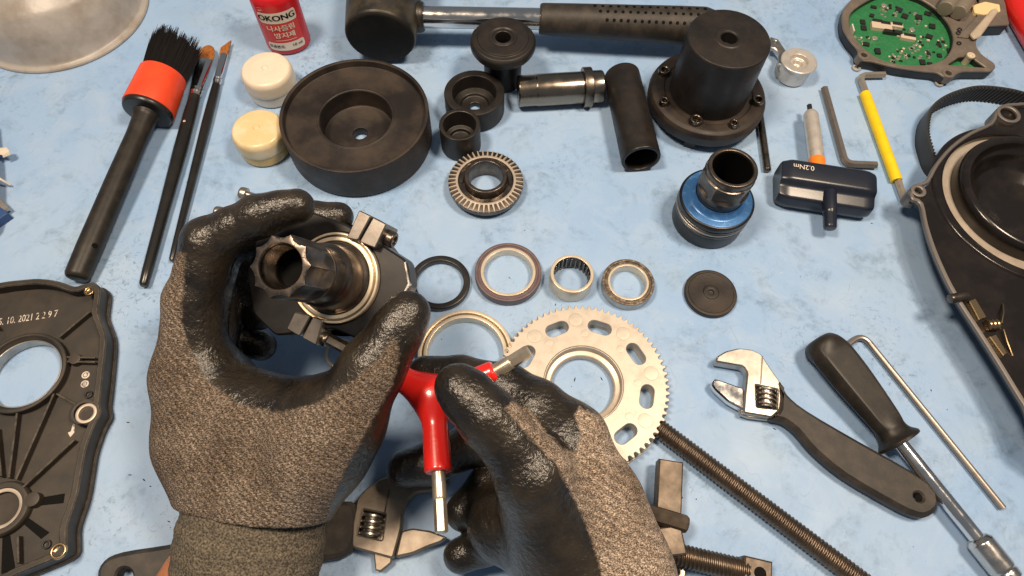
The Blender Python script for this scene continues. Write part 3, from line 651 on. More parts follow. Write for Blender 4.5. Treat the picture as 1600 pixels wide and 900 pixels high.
# ------------------------------------------------------------------ bottle and jars
def bottle():
    fr = stand(453, 68, 0); yaw = math.radians(-2); fr = fr @ Matrix.Rotation(math.radians(17), 4, 'Z'); T = Thing('glue_bottle', 'small red glue bottle with a cream and red label standing at the mallet head', 'bottle', fr)
    rx, sy = 15.2, .80
    T.part('body', MB().lathe(rnd([(0, 0), (13.6, 0), (15.2, 2), (15.2, 41), (13.6, 45), (8, 48), (7.2, 49.5), (0, 49.5)], 1.6, closed=False, n=5), 96, sy=sy), 'red_plastic')
    T.part('cap', MB().lathe(rnd([(0, 49), (7.6, 49), (7.2, 62), (5, 72), (0, 73)], .8, closed=False), 48), 'white_cap')
    def wrap(x, z, off):
        a = -PI/2 + x/14.2 - .05; return ((rx+off)*math.cos(a), (rx+off)*math.sin(a)*sy, z)
    def band(name, x0, x1, z0, z1, off, m, r=1.6):
        poly = rnd([(x0, z0), (x1, z0), (x1, z1), (x0, z1)], r); n = 28; mb = MB(); vs = []; fs = []
        xs = [x0+(x1-x0)*i/n for i in range(n+1)]
        for x in xs:
            e = min(x-x0, x1-x, r); c = r-math.sqrt(max(0, r*r-(r-e)**2)); 
            for k in range(5): vs.append(wrap(x, z0+c+(z1-z0-2*c)*k/4, off))
        for i in range(n):
            for k in range(4): fs.append((i*5+k, (i+1)*5+k, (i+1)*5+k+1, i*5+k+1))
        mb.add(vs, fs); return T.part(name, mb, m)
    lab = band('label', -12.5, 12.5, 5, 36, .12, 'label_red')
    band('label_panel', -12.5, 12.5, 27.6, 36, .26, 'label_cream').parent = lab
    band('label_panel', -12.5, 12.5, 5, 11.6, .26, 'label_cream').parent = lab
    def words(name, s_, size, x, z, m, bold=0.0, sx=1.0):
        vs, fs = text_verts(s_, size); mb = MB()
        for ox in ((0,) if not bold else (-bold, 0, bold)): mb.add([wrap(x+(v[0]*sx+ox), z+v[1], .40+v[2]+abs(ox)*.05) for v in vs], fs)
        T.part(name, mb, m, parent=lab)
    words('lettering', 'OKONG', 6.0, -.4, 31.8, 'ink', .22, 1.05)
    words('lettering', '나사풀림', 4.9, .2, 23.4, 'ink_cream', .12)
    words('lettering', '방지제', 4.9, 1.2, 17.6, 'ink_cream', .12)
    words('lettering', '오공본드', 2.9, -6.4, 8.3, 'ink', .06)
    words('lettering', '10 ml', 3.2, 7.0, 8.6, 'ink', .04)
    band('label_line', -5.5, 8, 13.5, 13.9, .3, 'ink_cream', .1).parent = lab
bottle()

def jars():
    for cx, cy, lid, jar, lb, zt, r in ((414, 106, 'white_cap', 'white_jar', 'small milky jar with a cream lid below the red bottle', 21, 16.6), (400.5, 199, 'yellow_lid', 'amber_jar', 'small jar of amber grease with a yellowed lid at the big black disc', 20, 16.4)):
        T = Thing('grease_jar', lb, 'jar', stand(cx, cy, zt), group='small grease jars')
        T.part('jar', MB().lathe(rnd([(0, 0), (r*.88, 0), (r*.97, 1.2), (r*.97, zt*.55), (0, zt*.55)], 1.2, closed=False, n=4), 80), jar)
        T.part('lid', MB().lathe(rnd([(r*.9, zt*.42), (r, zt*.42), (r*1.01, zt*.5), (r*.99, zt*.86), (r*.90, zt*.98), (r*.5, zt*1.02), (2.2, zt*1.0), (1.6, zt*1.04), (0, zt*1.05)], 1.6, closed=False, n=4), 80), lid)
jars()

def tub():
    c = at(96, 18, 0); T = Thing('plastic_tub', 'scuffed cloudy plastic tub turned upside down in the far corner', 'tub', (c.x, c.y, 0))
    k = mpp(96, 18)
    r = 131*k
    T.part('shell', MB().lathe(rnd([(r, .6), (r-.4, 2.2), (r-3, 3.2), (r-5, 8), (r-9, 22), (r-15, 33), (r-26, 40), (r-40, 42), (0, 43)], 3, closed=False, n=4), 112), 'clear')
    T.part('rim', MB().lathe(rnd([(r-2.5, 0), (r+.4, 0), (r+.6, 1.2), (r-.2, 2.4), (r-2.5, 2.4)], .4), 112, closed=True), 'clear')
tub()

def cable_bundle():
    a, b = at(-34, 205, 8), at(-30, 345, 8); T = Thing('cable_bundle', 'dark blue wrapped bundle with pale loose ends', 'cable', (a.x, a.y, 0))
    T.part('wrap', MB().tube(smooth_loop([a+Vector((-2, 6, 0)), a, (a+b)/2+Vector((1.5, 0, 0)), b, b+Vector((-3, -6, 0))], 5, False), 8.2, 20), 'bluewrap', world=True)
    q = at(6, 238, 6)
    T.part('tag', MB().add([q+Vector(v) for v in ((-8, 1.5, 1), (2, 2.6, 2), (5.2, -.5, 2.4), (1, -3, 1.2), (-8, -1.5, 0))], [(0, 1, 2, 3, 4)]).add([q+Vector(v) for v in ((1, -3, 1.2), (5.2, -.5, 2.4), (5.0, -1.8, 0), (1.2, -4.2, 0))], [(0, 1, 2, 3)]), 'white_cap', world=True)
    T.part('wire', MB().tube(smooth_loop([at(-6, 276, 8), at(4, 282, 6), at(16, 289, 2)], 4, False), .7, 8), 'white_cap', world=True)
    T.part('clip', MB().box((0, 0, 0), (12, 8, 3), frame(at(-4, 322, 5), (.2, 0, 1), (.8, -.6, 0)), b=.5), 'satin_steel', world=True)
    T.part('clip', MB().box((0, 0, 0), (12, 9, 6), frame(at(-3, 336, 3), (0, 0, 1), (.8, -.6, 0)), b=.5), 'bluewrap', world=True)
cable_bundle()

# ------------------------------------------------------------------ right top group
def tensioner():
    fr = stand(1249, 95, 15); T = Thing('belt_tensioner', 'small aluminium roller on a bent steel arm beside the tall black cylinder', 'tensioner', fr)
    T.part('roller', MB().lathe(rnd([(0, 9), (3.2, 9), (3.4, 12), (5.6, 12.2), (6, 13), (6.2, 15), (11.6, 15.4), (12.2, 14.8), (12.2, 14.2), (10.6, 13.2), (10.2, 12), (10.2, 1.2), (9.6, .6), (0, .6)], .35, closed=False), 80), 'alu')
    p = [(1204, 58), (1216, 62), (1228, 80), (1238, 92), (1230, 106), (1216, 100), (1218, 84), (1210, 76), (1202, 74)]
    T.part('arm', MB().prism([tuple((fr.inverted() @ at(x, y, 9)).xy) for x, y in p], 6, 9.5, .5, holes=[circle((fr.inverted() @ at(1210, 66, 9)).xy, 1.7, 16)]), 'satin_steel')
    q = [(1218, 88), (1232, 98), (1228, 122), (1214, 118), (1212, 108)]
    T.part('arm_foot', MB().prism([tuple((fr.inverted() @ at(x, y, 3)).xy) for x, y in q], 0, 6, .5), 'satin_steel')
tensioner()

def pin():
    a, b = at(1187, 178, 2.6), at(1199, 267, 2.6); T = Thing('steel_pin', 'plain dark steel pin poking out from beneath the bolted flange', 'pin', (a.x, a.y, 0))
    d = (b-a).normalized(); L = (b-a).length
    T.part('body', MB().lathe(rnd([(0, 0), (2.3, 0), (2.4, .5), (2.4, L-.6), (1.9, L), (0, L)], .2, closed=False), 28, frame(a, d)), 'oiledsteel', world=True)
pin()

def torque_driver():
    c = at(1290, 292, 12); ux = (at(1362, 303, 12)-at(1218, 281, 12)).normalized(); uy = Vector((-ux.y, ux.x, 0))
    fr = frame((c.x, c.y, 0), (0, 0, 1), ux); T = Thing('torque_driver', 'dark navy T-handle torque driver with a silver shaft and orange ring', 'screwdriver', fr)
    # cross-section in (y, z), swept along x with chamfered ends
    sec = rnd([(-12, 1), (-14, 6), (-12.5, 12.5), (-5.0, 14.4), (-2.5, 18.2), (10.5, 19.5), (13, 17.5), (13.4, 4), (10, .4)], 1.6)
    mb = MB(); vs = []; fs = []; n = len(sec)
    st = [(-28.5, .80), (-27.6, .88), (-23, .985), (-21.5, 1), (21.5, 1), (24, .985), (27.6, .90), (28.5, .82)]
    for x, s_ in st:
        for y, z in sec: vs.append((x, y*s_, 9.5+(z-9.5)*s_))
    for i in range(len(st)-1):
        for k in range(n): fs.append((i*n+k, i*n+(k+1) % n, (i+1)*n+(k+1) % n, (i+1)*n+k))
    fs += [tuple(range(n))[::-1], tuple(range((len(st)-1)*n, len(st)*n))]
    T.part('handle', MB().add(vs, fs), 'navy')
    T.part('pommel', MB().lathe(rnd([(0, -2), (4.2, -2), (4.2, 12), (3.9, 13), (3.9, 22), (3.4, 23.4), (0, 23.4)], .6, closed=False), 24, frame((1.5, -6, 13.0), (.03, -1, -.12)), fn=lambda r, a, z: r*(1-.05*(1 if z > 13 and math.cos(10*a) > .3 else 0))), 'navy')
    T.part('hang_ring', MB().lathe(rnd([(0, 0), (4.6, 0), (4.9, 1), (4.9, 8.6), (4.4, 9.4), (0, 9.4)], .3, closed=False), 40, frame((-4, 13, 10.5), (-.0, 1, 0))), 'orange2')
    ax = fr.inverted(); tip = ax @ at(1264.5, 164, 10.5); base = Vector((-4, 21, 10.5)); d = (tip-base).normalized(); L = (tip-base).length
    T.part('shaft', MB().lathe(rnd([(0, 0), (4.7, 0), (4.7, L-9), (3.6, L-6.5), (2.4, L-6), (0, L-6)], .5, closed=False), 40, frame(base, d)), 'alu')
    T.part('bit', MB().lathe([(0, L-7), (1.75, L-7), (1.75, L-.4), (1.4, L), (0, L)], 6, frame(base, d)), 'darksteel')
    vs, fs = text_verts('0.2Nm', 4.6); R2 = Matrix.Translation((-16.0, 6.6, 19.42)) @ Matrix.Rotation(PI, 4, 'Z') @ Matrix.Rotation(math.radians(-5.7), 4, 'X')
    T.part('lettering', MB().add(vs, fs, R2), 'white_ink')
torque_driver()

def hex_keys():
    def key(lb, pts, r, m, bend, n=6):
        o = at(*pts[0]); T = Thing('hex_key', lb, 'hex key', (o.x, o.y, 0), group='hex keys on the mat')
        path = rnd([tuple(at(*p)) for p in pts], bend, closed=False, n=7)
        T.part('bar', MB().tube(path, r, n, rot=PI/6), m, world=True, ang=30); return T
    key('short plain grey hex key lying behind the torque driver', [(1288, 138, 2.6), (1321, 256, 2.6), (1369, 258, 2.6)], 2.5, 'greysteel', 5)
    T = key('hex key with a bright yellow sleeve between circuit box and belt', [(1382, 117, 3), (1343, 118, 3), (1415, 316, 3)], 2.3, 'tipsteel', 5)
    a, b = at(1351, 146, 3), at(1401, 283, 3); d = (b-a).normalized(); L = (b-a).length
    T.part('sleeve', MB().lathe(rnd([(2, 0), (3.3, 0), (3.5, .4), (3.5, L-.4), (3.3, L), (2, L)], .2, closed=False), 32, frame(a, d)), 'yellow', world=True)
    key('long thin grey hex key lying along the black nut driver', [(1318, 543, 2), (1347, 522, 2), (1567, 794, 2)], 1.75, 'greysteel', 7, 12)
hex_keys()

def controller_housing():
    o = at(1430, 70, 0); T = Thing('controller_housing', 'grey cast motor controller housing with an open green circuit board', 'housing', (o.x, o.y, 0))
    Zx = lambda x, y: (1290+x/5.161, y/5.161)
    zt = 8.5
    outl = [Zx(*p) for p in ((150, 60), (130, 140), (142, 235), (200, 330), (262, 395), (262, 445), (300, 485), (380, 492), (450, 512), (600, 545), (760, 568), (905, 582), (950, 612), (990, 625), (1040, 606), (1100, 572), (1340, 572), (1376, 545), (1366, 508), (1262, 440), (1216, 370), (1215, 325), (1300, 210), (1250, 60), (1150, -120), (900, -160), (500, -140), (260, -60))]
    op = [Zx(*p) for p in ((190, 110), (280, 35), (430, -45), (600, -60), (760, -20), (900, 70), (1000, 190), (1040, 300), (1020, 400), (960, 480), (850, 520), (700, 528), (560, 515), (440, 478), (320, 400), (240, 310), (190, 220))]
    tri = [Zx(*p) for p in ((985, 520), (1080, 455), (1170, 452), (1300, 545))]
    holes = [Zx(310, 445), Zx(990, 590)]
    P = lambda l, z=zt: pxpoly(l, z)
    hc = [circle(at(x, y, zt).xy, 2.1, 16) for x, y in holes]
    T.part('wall', MB().prism(rnd(P(outl), 3), 2.2, zt-2.0, 0, holes=[rnd(P(op), 6), rnd(P(tri), 1.5)]), 'housing_dark', world=True)
    T.part('rim', MB().prism(rnd(P(outl), 3), zt-2.0, zt, .5, holes=[rnd(P(op), 6), rnd(P(tri), 1.5)]+hc), 'housing', world=True)
    T.part('floor', MB().prism(inset(ccw(rnd(P(outl), 3)), .6), 0.2, 2.2), 'housing_dark', world=True)
    zb = 4.2
    pb = inset(ccw(rnd(P(op), 6)), -.4)
    T.part('circuit_board', MB().prism(pb, zb-1.4, zb), 'pcb', world=True)
    board = T.o.children[-1]
    T.part('circuit_board', MB().prism(inset(ccw(rnd(P(tri), 1.5)), -.2), 2.8, 3.6), 'pcb', world=True)
    for i in range(2):   # chamfered bosses round the screw holes
        c = at(*holes[i], zt); T.part('screw_boss', MB().lathe(rnd([(2.1, -6), (4.4, -6), (4.4, .5), (2.1, .5)], .4), 24, Matrix.Translation(c), closed=True), 'housing', world=True)
    yaw = Vector((at(1450, 55, zb)-at(1380, 45, zb)).xy).normalized()
    def comp(name, x, y, wpx, hpx, hh, m, rot=0, rd=False):
        c = at(*Zx(x, y), zb); k = mpp(1430, 60, zb)/5.161; wx, wy = wpx*k, hpx*k*1.45
        if rd: mb = MB().lathe(rnd([(wx/2, 0), (wx/2, hh), (0, hh)], .2, closed=False), 16, Matrix.Translation(c))
        else: mb = MB().box((0, 0, hh/2), (wx, wy, hh), Matrix.Translation(c) @ Matrix.Rotation(math.radians(rot)+math.atan2(yaw.y, yaw.x)*.4, 4, 'Z'))
        T.part(name, mb, m, world=True, parent=board)
    for x, y, a_, b_, h_, rt in ((385, 62, 45, 20, 1.0, -10), (590, 85, 50, 36, 1.0, -25), (635, 135, 50, 36, 1.0, -25), (748, 145, 50, 36, 1.2, -8), (820, 115, 50, 30, 1, -20), (855, 218, 46, 34, 1.2, -8), (832, 300, 50, 32, 1, -25),
            (297, 183, 38, 34, 1.0, 0), (305, 230, 42, 36, 1.0, 0), (322, 362, 50, 26, 1.2, -10), (415, 420, 40, 40, 1.5, 0), (910, 370, 34, 26, 1, 0), (825, 440, 30, 24, 1, 0), (914, 452, 34, 26, 1, 0), (778, 508, 40, 36, 1.2, 0), (835, 516, 34, 14, 1, 0), (990, 412, 26, 30, 1, 0), (370, 130, 34, 24, 1, -20), (518, 66, 22, 18, .8, 0), (712, 466, 16, 14, .8, 0), (543, 470, 20, 16, .8, 0)):
        comp('chip', x, y, a_, b_, h_, 'chip', rt)
    comp('connector', 440, 228, 160, 50, 2.6, 'beige', -4); comp('connector', 560, 222, 100, 30, 2.4, 'beige', -6); comp('connector', 655, 315, 115, 34, 2.2, 'beige', -8)
    for x, y in ((470, 207), (565, 213), (405, 190), (500, 272), (565, 280)): comp('chip', x, y, 75, 22, 2.9, 'chip', -6)
    comp('chip', 665, 303, 90, 20, 2.6, 'chip', -8)
    for x, y in ((460, 62), (685, 258), (386, 325)): comp('capacitor', x, y, 46, 46, 2.2, 'solder', 0, True)
    rs = random.Random(5)
    for i in range(130):
        cx, cy = rs.choice([(510, 105), (740, 185), (945, 350), (560, 470), (660, 430), (780, 375), (590, 245), (830, 465), (720, 310), (300, 320), (720, 100), (600, 430), (900, 420), (540, 500)])
        x, y = cx+rs.gauss(0, 34), cy+rs.gauss(0, 26)
        if ((x-620)/390)**2+((y-270)/250)**2 < 1: comp('resistor', x, y, rs.choice((14, 18, 24)), rs.choice((9, 12, 17)), .7, rs.choice(('solder', 'beige', 'solder', 'chip')), rs.choice((0, 90, -25)))
    # right hand arm with cable channel
    blk = [Zx(*p) for p in ((1240, 215), (1480, 205), (1465, 150), (1445, 30), (1400, -60), (1230, -60))]
    T.part('connector_block', MB().prism(rnd(P(blk, 9), 2), 0.2, 8, .6), 'housing_dark', world=True)
    T.part('block_frame', MB().prism(rnd(P(blk, 9), 2), 8, 10, .5, holes=[rnd(P([Zx(*p) for p in ((1270, 120), (1395, 110), (1385, 40), (1260, 40))], 9), 1)]), 'housing', world=True)
    T.part('plug', MB().prism(rnd(P([Zx(*p) for p in ((1170, 60), (1270, 30), (1390, 55), (1398, 110), (1270, 135), (1190, 120))], 9), 1), 8.1, 11.2, .5), 'cream', world=True)
    T.part('silicone_strip', MB().prism(rnd(P([Zx(*p) for p in ((1160, 280), (1195, 320), (1245, 300), (1390, 100), (1370, 70), (1330, 85))], 11), 1.6), 9.6, 12.4, .9), 'putty', world=True)
    T.part('strip', MB().prism(rnd(P([Zx(*p) for p in ((1060, 300), (1150, 310), (1330, 90), (1270, 80))], 9), 1), 8.4, 9.8, .4), 'housing', world=True)
    a, b = at(*Zx(1065, 105), 14), at(*Zx(1180, -60), 14)
    T.part('capacitor', MB().lathe(rnd([(0, 0), (5.2, 0), (5.6, .8), (5.6, 3), (5.3, 3.4), (5.6, 4), (5.6, 60), (0, 60)], .4, closed=False), 40, frame(a, b-a)), 'greytube', world=True)
    a, b = at(*Zx(960, 75), 13.5), at(*Zx(1060, -70), 13.5)
    T.part('capacitor', MB().lathe(rnd([(0, 0), (5.2, 0), (5.6, .8), (5.6, 60), (0, 60)], .4, closed=False), 40, frame(a, b-a)), 'greytube', world=True)
    for x, y in ((1228, 125), (1405, 165), (1075, 350), (1080, 240), (1070, 268)):
        T.part('screw', MB().lathe(rnd([(1.1, 0), (1.7, 0), (1.7, .6), (1.1, .6)], .1), 16, Matrix.Translation(at(*Zx(x, y), 8.9)), closed=True), 'chip', world=True)
    c = at(*Zx(1120, 510), 3.6)
    T.part('post', MB().lathe(rnd([(2.3, 0), (2.3, 6), (2.8, 6), (2.8, 7.6), (1.4, 7.6), (1.2, 6.8), (0, 6.8)], .2, closed=False), 24, Matrix.Translation(c)), 'beige', world=True)
    for x, y in ((260, 560), (930, 685)):
        c = at(*Zx(x, y), 2); T.part('mount_ear', MB().lathe(rnd([(1.6, 0), (3.0, 0), (3.0, 1.4), (1.6, 1.4)], .3), 24, Matrix.Translation((c.x, c.y+2.5, .3)), closed=True), 'clear', world=True)
    q = at(*Zx(215, 235), 6); T.part('sticker', MB().box((0, 0, 0), (1.0, 7, 4), Matrix.Translation(q), b=.3), 'white_ink', world=True)
controller_housing()

def red_tool():
    pts = [at(1572, -40, 9), at(1580, 5, 9), at(1598, 40, 9), at(1625, 85, 9)]; T = Thing('red_handled_tool', 'end of a glossy red tool handle beside the circuit housing', 'tool', (pts[0].x, pts[0].y, 0))
    pts = [p+Vector((4, 0, 0)) for p in pts]
    T.part('grip', MB().tube(smooth_loop(pts, 6, False), 8.5, 24), 'redgloss', world=True)
    T.part('rib', MB().tube(smooth_loop([p+Vector((3, 2, 6.2)) for p in pts], 6, False), 3.2, 16), 'redgloss', world=True)
red_tool()

def belt():
    hh = 13; top = [(1462, 250), (1451, 222), (1447, 200), (1451, 175), (1463, 158), (1487, 144), (1523, 134), (1560, 135), (1600, 143), (1632, 158), (1650, 180), (1612, 200), (1572, 214), (1536, 230), (1508, 250), (1484, 268)]
    P = smooth_loop([at(x, y, hh).xy.to_3d() for x, y in top], 14); T = Thing('toothed_belt', 'black toothed drive belt standing on edge behind the motor housing', 'belt', (P[0][0], P[0][1], 0))
    n = len(P); L = [Vector(p).xy for p in P]; a = sum(L[i].x*L[(i+1) % n].y-L[(i+1) % n].x*L[i].y for i in range(n)); sg = 1 if a > 0 else -1
    N = []
    for i in range(n):
        t = (L[(i+1) % n]-L[i-1]).normalized(); N.append(Vector((-t.y, t.x))*sg)      # inward
    vs = []; fs = []
    for i in range(n):
        for off, z in ((0, 0), (0, hh), (1.3, hh), (1.3, 0)): q = L[i]+N[i]*off; vs.append((q.x, q.y, z))
    for i in range(n):
        j = (i+1) % n
        for k in range(4): fs.append((i*4+k, j*4+k, j*4+(k+1) % 4, i*4+(k+1) % 4))
    T.part('band', MB().add(vs, fs), 'belt', world=True)
    # helical teeth along the inside
    acc = 0; mb = MB(); last = L[0]; dist = [0]
    for i in range(1, n+1): dist.append(dist[-1]+(L[i % n]-L[i-1]).length)
    tot = dist[-1]; nt = int(tot/2.6)
    def pos(s_):
        s_ %= tot; i = int(np.searchsorted(dist, s_, side='right'))-1; u = (s_-dist[i])/max(1e-6, dist[i+1]-dist[i]); j = (i+1) % n
        return L[i % n].lerp(L[j], u), N[i % n].lerp(N[j], u)
    for k in range(nt):
        vs = []
        for z in (0.2, hh-.2):
            for ds, off in ((-.85, 1.2), (-.45, 2.6), (.45, 2.6), (.85, 1.2)):
                q, nn = pos(k*tot/nt+ds+z*.28); q = q+nn*off; vs.append((q.x, q.y, z))
        mb.add(vs, [(0, 1, 5, 4), (1, 2, 6, 5), (2, 3, 7, 6), (0, 3, 2, 1), (4, 5, 6, 7), (0, 4, 7, 3)])
    T.part('teeth', mb, 'belt', world=True, stuff=True)
belt()

def motor_housing():
    zt = 24; T = Thing('motor_housing', 'large black cast motor housing with a deep round bowl at the mat edge', 'motor housing', (at(1600, 340, 0).x, at(1600, 340, 0).y, 0))
    out = [(1422, 299), (1430, 287), (1447, 281), (1462, 255), (1485, 228), (1515, 206), (1548, 190), (1556, 172), (1570, 162), (1590, 160), (1612, 160), (1720, 170), (1830, 300), (1850, 700), (1660, 720), (1600, 632), (1560, 567), (1528, 517), (1505, 482), (1494, 464), (1478, 435), (1458, 390), (1445, 350), (1438, 318), (1426, 311)]
    P = ccw(smooth_loop([at(x, y, zt).xy for x, y in out], 3)); inn = inset(P, 2.2)
    b1 = at(1435, 298, zt); b2 = at(1576, 178, zt)
    T.part('rim', MB().prism(P, zt-3, zt, .5, holes=[inn]), 'castedge', world=True)
    base = [(x*.72+.28*at(1640, 330, 0).x, y*.72+.28*at(1640, 330, 0).y) for x, y in P]
    bc = at(1603, 320, zt-6); T.part('base', MB().prism(base, .2, zt-7, holes=[circle((bc.x, bc.y), 44, 64)]), 'cast', world=True)
    T.part('base_plate', MB().prism(inset(ccw(base), 1), .1, 1.5), 'gloss_black', world=True)
    for b, r in ((b1, 2.2), (b2, 5.0)):
        T.part('boss', MB().lathe(rnd([(r, -12), (r+2.3, -12), (r+2.3, .4), (r+.5, .5), (r, 0)], .3), 32, Matrix.Translation(b), closed=True), 'castedge', world=True)
        T.part('boss_bore', MB().lathe([(r+.1, -.4), (r*.8, -8), (0, -8)], 32, Matrix.Translation(b)), 'darksteel', world=True)
    c = at(1603, 320, zt-6); cc = (c.x, c.y); ro = 50.0; O = Matrix.Translation((c.x, c.y, zt))
    T.part('web', MB().prism(inset(P, 2.8), zt-7, zt-2.5, 0, holes=[circle(cc, ro+.3, 96)]), 'gloss_black', world=True)
    T.part('collar', MB().lathe(rnd([(ro+7, -2.6), (ro+6, -1.2), (ro+1.0, -1.8), (ro, -3.0), (ro, -8)], .8, closed=False, n=4), 128, O), 'gloss_black', world=True)
    T.part('machined_ring', MB().lathe([(ro+.1, -6.4), (ro-12, -6.6)], 128, O), 'machined', world=True)
    T.part('puck', MB().lathe(rnd([(43.6, -6.8), (43.2, 1.5), (41.8, 4.0), (39.2, 4.6), (37.4, 3.4), (36.4, .4), (35.4, -1.6), (33.6, -3.2), (32.2, -7.0), (29, -11.5), (22, -15.0), (11, -17), (0, -17.4)], 1.4, closed=False, n=5), 144, Matrix.Translation((.8, 2.2, 0)) @ O), 'gloss_black', world=True)
    q = at(1468, 340, zt-6); T.part('rivet', MB().lathe(rnd([(0, 1.2), (1.4, 1), (1.7, 0)], .2, closed=False), 16, Matrix.Translation((q.x+1.0, q.y, zt-6.6))), 'brass', world=True)
    a, b = at(1484, 467, zt+1), at(1517, 461, zt+1)
    T.part('clip_pin', MB().lathe(rnd([(0, 0), (2.4, 0), (2.6, 1), (2.6, 10), (0, 10)], .3, closed=False), 24, frame(a, b-a)), 'darksteel', world=True)
    T.part('spring', MB().lathe(rnd([(0, 0), (2.8, 0), (3.1, .6), (2.9, 2), (3.2, 3), (2.9, 4), (3.2, 5), (2.8, 6), (0, 6.2)], .3, closed=False), 24, frame(at(1542, 508, zt-.5), at(1560, 507, zt-.5)-at(1542, 508, zt-.5))), 'brass', world=True)
    T.part('wire', MB().tube([at(1565, 505, zt-1), at(1568, 488, zt), at(1567, 475, zt-2)], .5, 8), 'brass', world=True)
    T.part('wire', MB().tube([at(1568, 515, zt-1), at(1574, 535, zt-1), at(1582, 556, zt-2.4)], .5, 8), 'brass', world=True)
    T.part('contact_strip', MB().prism(pxpoly([(1514, 470), (1524, 466), (1542, 496), (1530, 500)], zt-1), zt-3, zt-.8, .3), 'brass', world=True)
    T.part('contact_strip', MB().prism(pxpoly([(1546, 526), (1556, 522), (1574, 552), (1568, 556)], zt-1), zt-3, zt-.8, .3), 'brass', world=True)
motor_housing()

# ------------------------------------------------------------------ left cover
def gear_cover():
    zt = 11.5; o = at(60, 650, 0); T = Thing('gear_cover', 'black cast gearcase cover with a round hole and radiating ribs at the left glove', 'cover', (o.x, o.y, 0))
    out = [(-140, 600), (-120, 500), (-60, 455), (0, 441), (30, 437), (61, 435), (91, 439), (115, 447), (131, 443), (146, 441), (156, 450), (155, 467), (153, 487), (160, 508), (165, 527), (163, 559), (157, 612), (155, 630), (157, 645), (147, 664), (134, 700), (128, 732), (120, 775), (105, 820), (104, 845), (101, 864), (74, 878), (27, 897), (-30, 920), (-140, 900)]
    P = ccw(smooth_loop([at(x, y, zt).xy for x, y in out], 3)); c1 = at(41, 585, 5); c2 = at(8, 796, 5)
    fl = [circle(c1.xy, 18.6, 64)]
    T.part('rim', MB().prism(P, 3, zt, .6, holes=[inset(P, 3.4)]), 'cast', world=True)
    T.part('skirt', MB().prism(inset(P, -1.2), 0.1, 3.4, .6, holes=[inset(P, 3.0)]), 'cast', world=True)
    T.part('floor', MB().prism(inset(P, 3.2), 1.2, 5, 0, holes=fl), 'cast', world=True)
    T.part('bore_ring', MB().lathe(rnd([(18.4, 1.2), (21.8, 1.2), (22.2, 9), (20.4, 9.4), (19.8, 8), (18.4, 6.6)], .5), 96, Matrix.Translation((c1.x, c1.y, 0)), closed=True), 'cast', world=True)
    T.part('bore_liner', MB().lathe(rnd([(18.0, .6), (18.7, .6), (18.7, 6.8), (18.0, 6.8)], .2), 96, Matrix.Translation((c1.x, c1.y, 0)), closed=True), 'satin_steel', world=True)
    T.part('hub', MB().lathe(rnd([(0, 5.4), (7.6, 5.4), (7.8, 7), (9.4, 7.2), (9.6, 8.4), (12.2, 8.4), (13, 7), (13.2, 4)], .4, closed=False), 72, Matrix.Translation((c2.x, c2.y, 0))), 'cast', world=True)
    T.part('hub_ring', MB().lathe(rnd([(7.8, 6.6), (9.5, 6.6), (9.5, 7.7), (7.8, 7.5)], .2), 72, Matrix.Translation((c2.x, c2.y, 0)), closed=True), 'machined', world=True)
    def rib(p, q, wd=1.0, h=8.4, m='cast'):
        a, b = at(*p, 7), at(*q, 7); d = (b-a); L = d.length
        T.part('rib', MB().box((L/2, 0, 0), (L, wd, h-4.6), frame((a.x, a.y, (h+4.6)/2), (0, 0, 1), d), b=.25), m, world=True)
    for p, q in (((16, 747), (29, 644)), ((27, 750), (86, 616)), ((38, 762), (118, 688)), ((90, 616), (122, 634)), ((94, 528), (142, 488)), ((101, 559), (150, 560)), ((101, 566), (150, 567)), ((4, 745), (-3, 670)), ((0, 515), (-30, 480)), ((30, 838), (31, 880))): rib(p, q)
    for poly in (((60, 778), (101, 771), (99, 786), (62, 790)), ((40, 806), (77, 832), (64, 842), (36, 818)), ((4, 832), (15, 832), (24, 890), (2, 897))):
        T.part('pocket', MB().prism(pxpoly(poly, 5.2), 4.9, 5.25), 'ink', world=True)
    for (x, y), r in (((122, 564), 3.0), ((57, 782), 3.4)): 
        c = at(x, y, 5); T.part('boss', MB().lathe(rnd([(0, 8.6), (r, 8.6), (r+.3, 4.5)], .3, closed=False), 32, Matrix.Translation((c.x, c.y, 0))), 'cast', world=True)
    for x, y, r, m in ((139, 455, 2.6, 'brass'), (91, 861, 3.6, 'brass')):
        c = at(x, y, zt); T.part('screw', MB().lathe(rnd([(0, -.6), (r*.6, -.4), (r*.7, .5), (r, .5), (r+.2, -.6)], .3, closed=False), 32, Matrix.Translation(c)), m, world=True)
    c = at(137, 647, zt-1); T.part('dowel', MB().lathe(rnd([(3.4, -3), (5.2, -3), (5.2, 1.6), (3.6, 1.6)], .3), 40, Matrix.Translation(c), closed=True), 'machined', world=True)
    T.part('dowel_hole', MB().lathe([(0, .9), (3.5, .9)], 24, Matrix.Translation(c)), 'darksteel', world=True)
    c = at(146, 648, 6); T.part('lug', MB().lathe(rnd([(4.2, 3), (6.6, 3), (6.6, zt), (4.4, zt)], .5), 40, Matrix.Translation((c.x-2.4, c.y, 0)), closed=True), 'cast', world=True)
    for x, y in ((134, 586), (132.5, 600)):
        c = at(x, y, 5); T.part('stamp', MB().lathe(rnd([(0, 5.25), (2.0, 5.25), (2.1, 4.9)], .1, closed=False), 32, Matrix.Translation((c.x, c.y, 0))), 'worn_ink', world=True)
        T.part('stamp', MB().lathe([(1.0, 5.3), (1.3, 5.3)], 24, Matrix.Translation((c.x, c.y, 0.01))), 'cast', world=True)
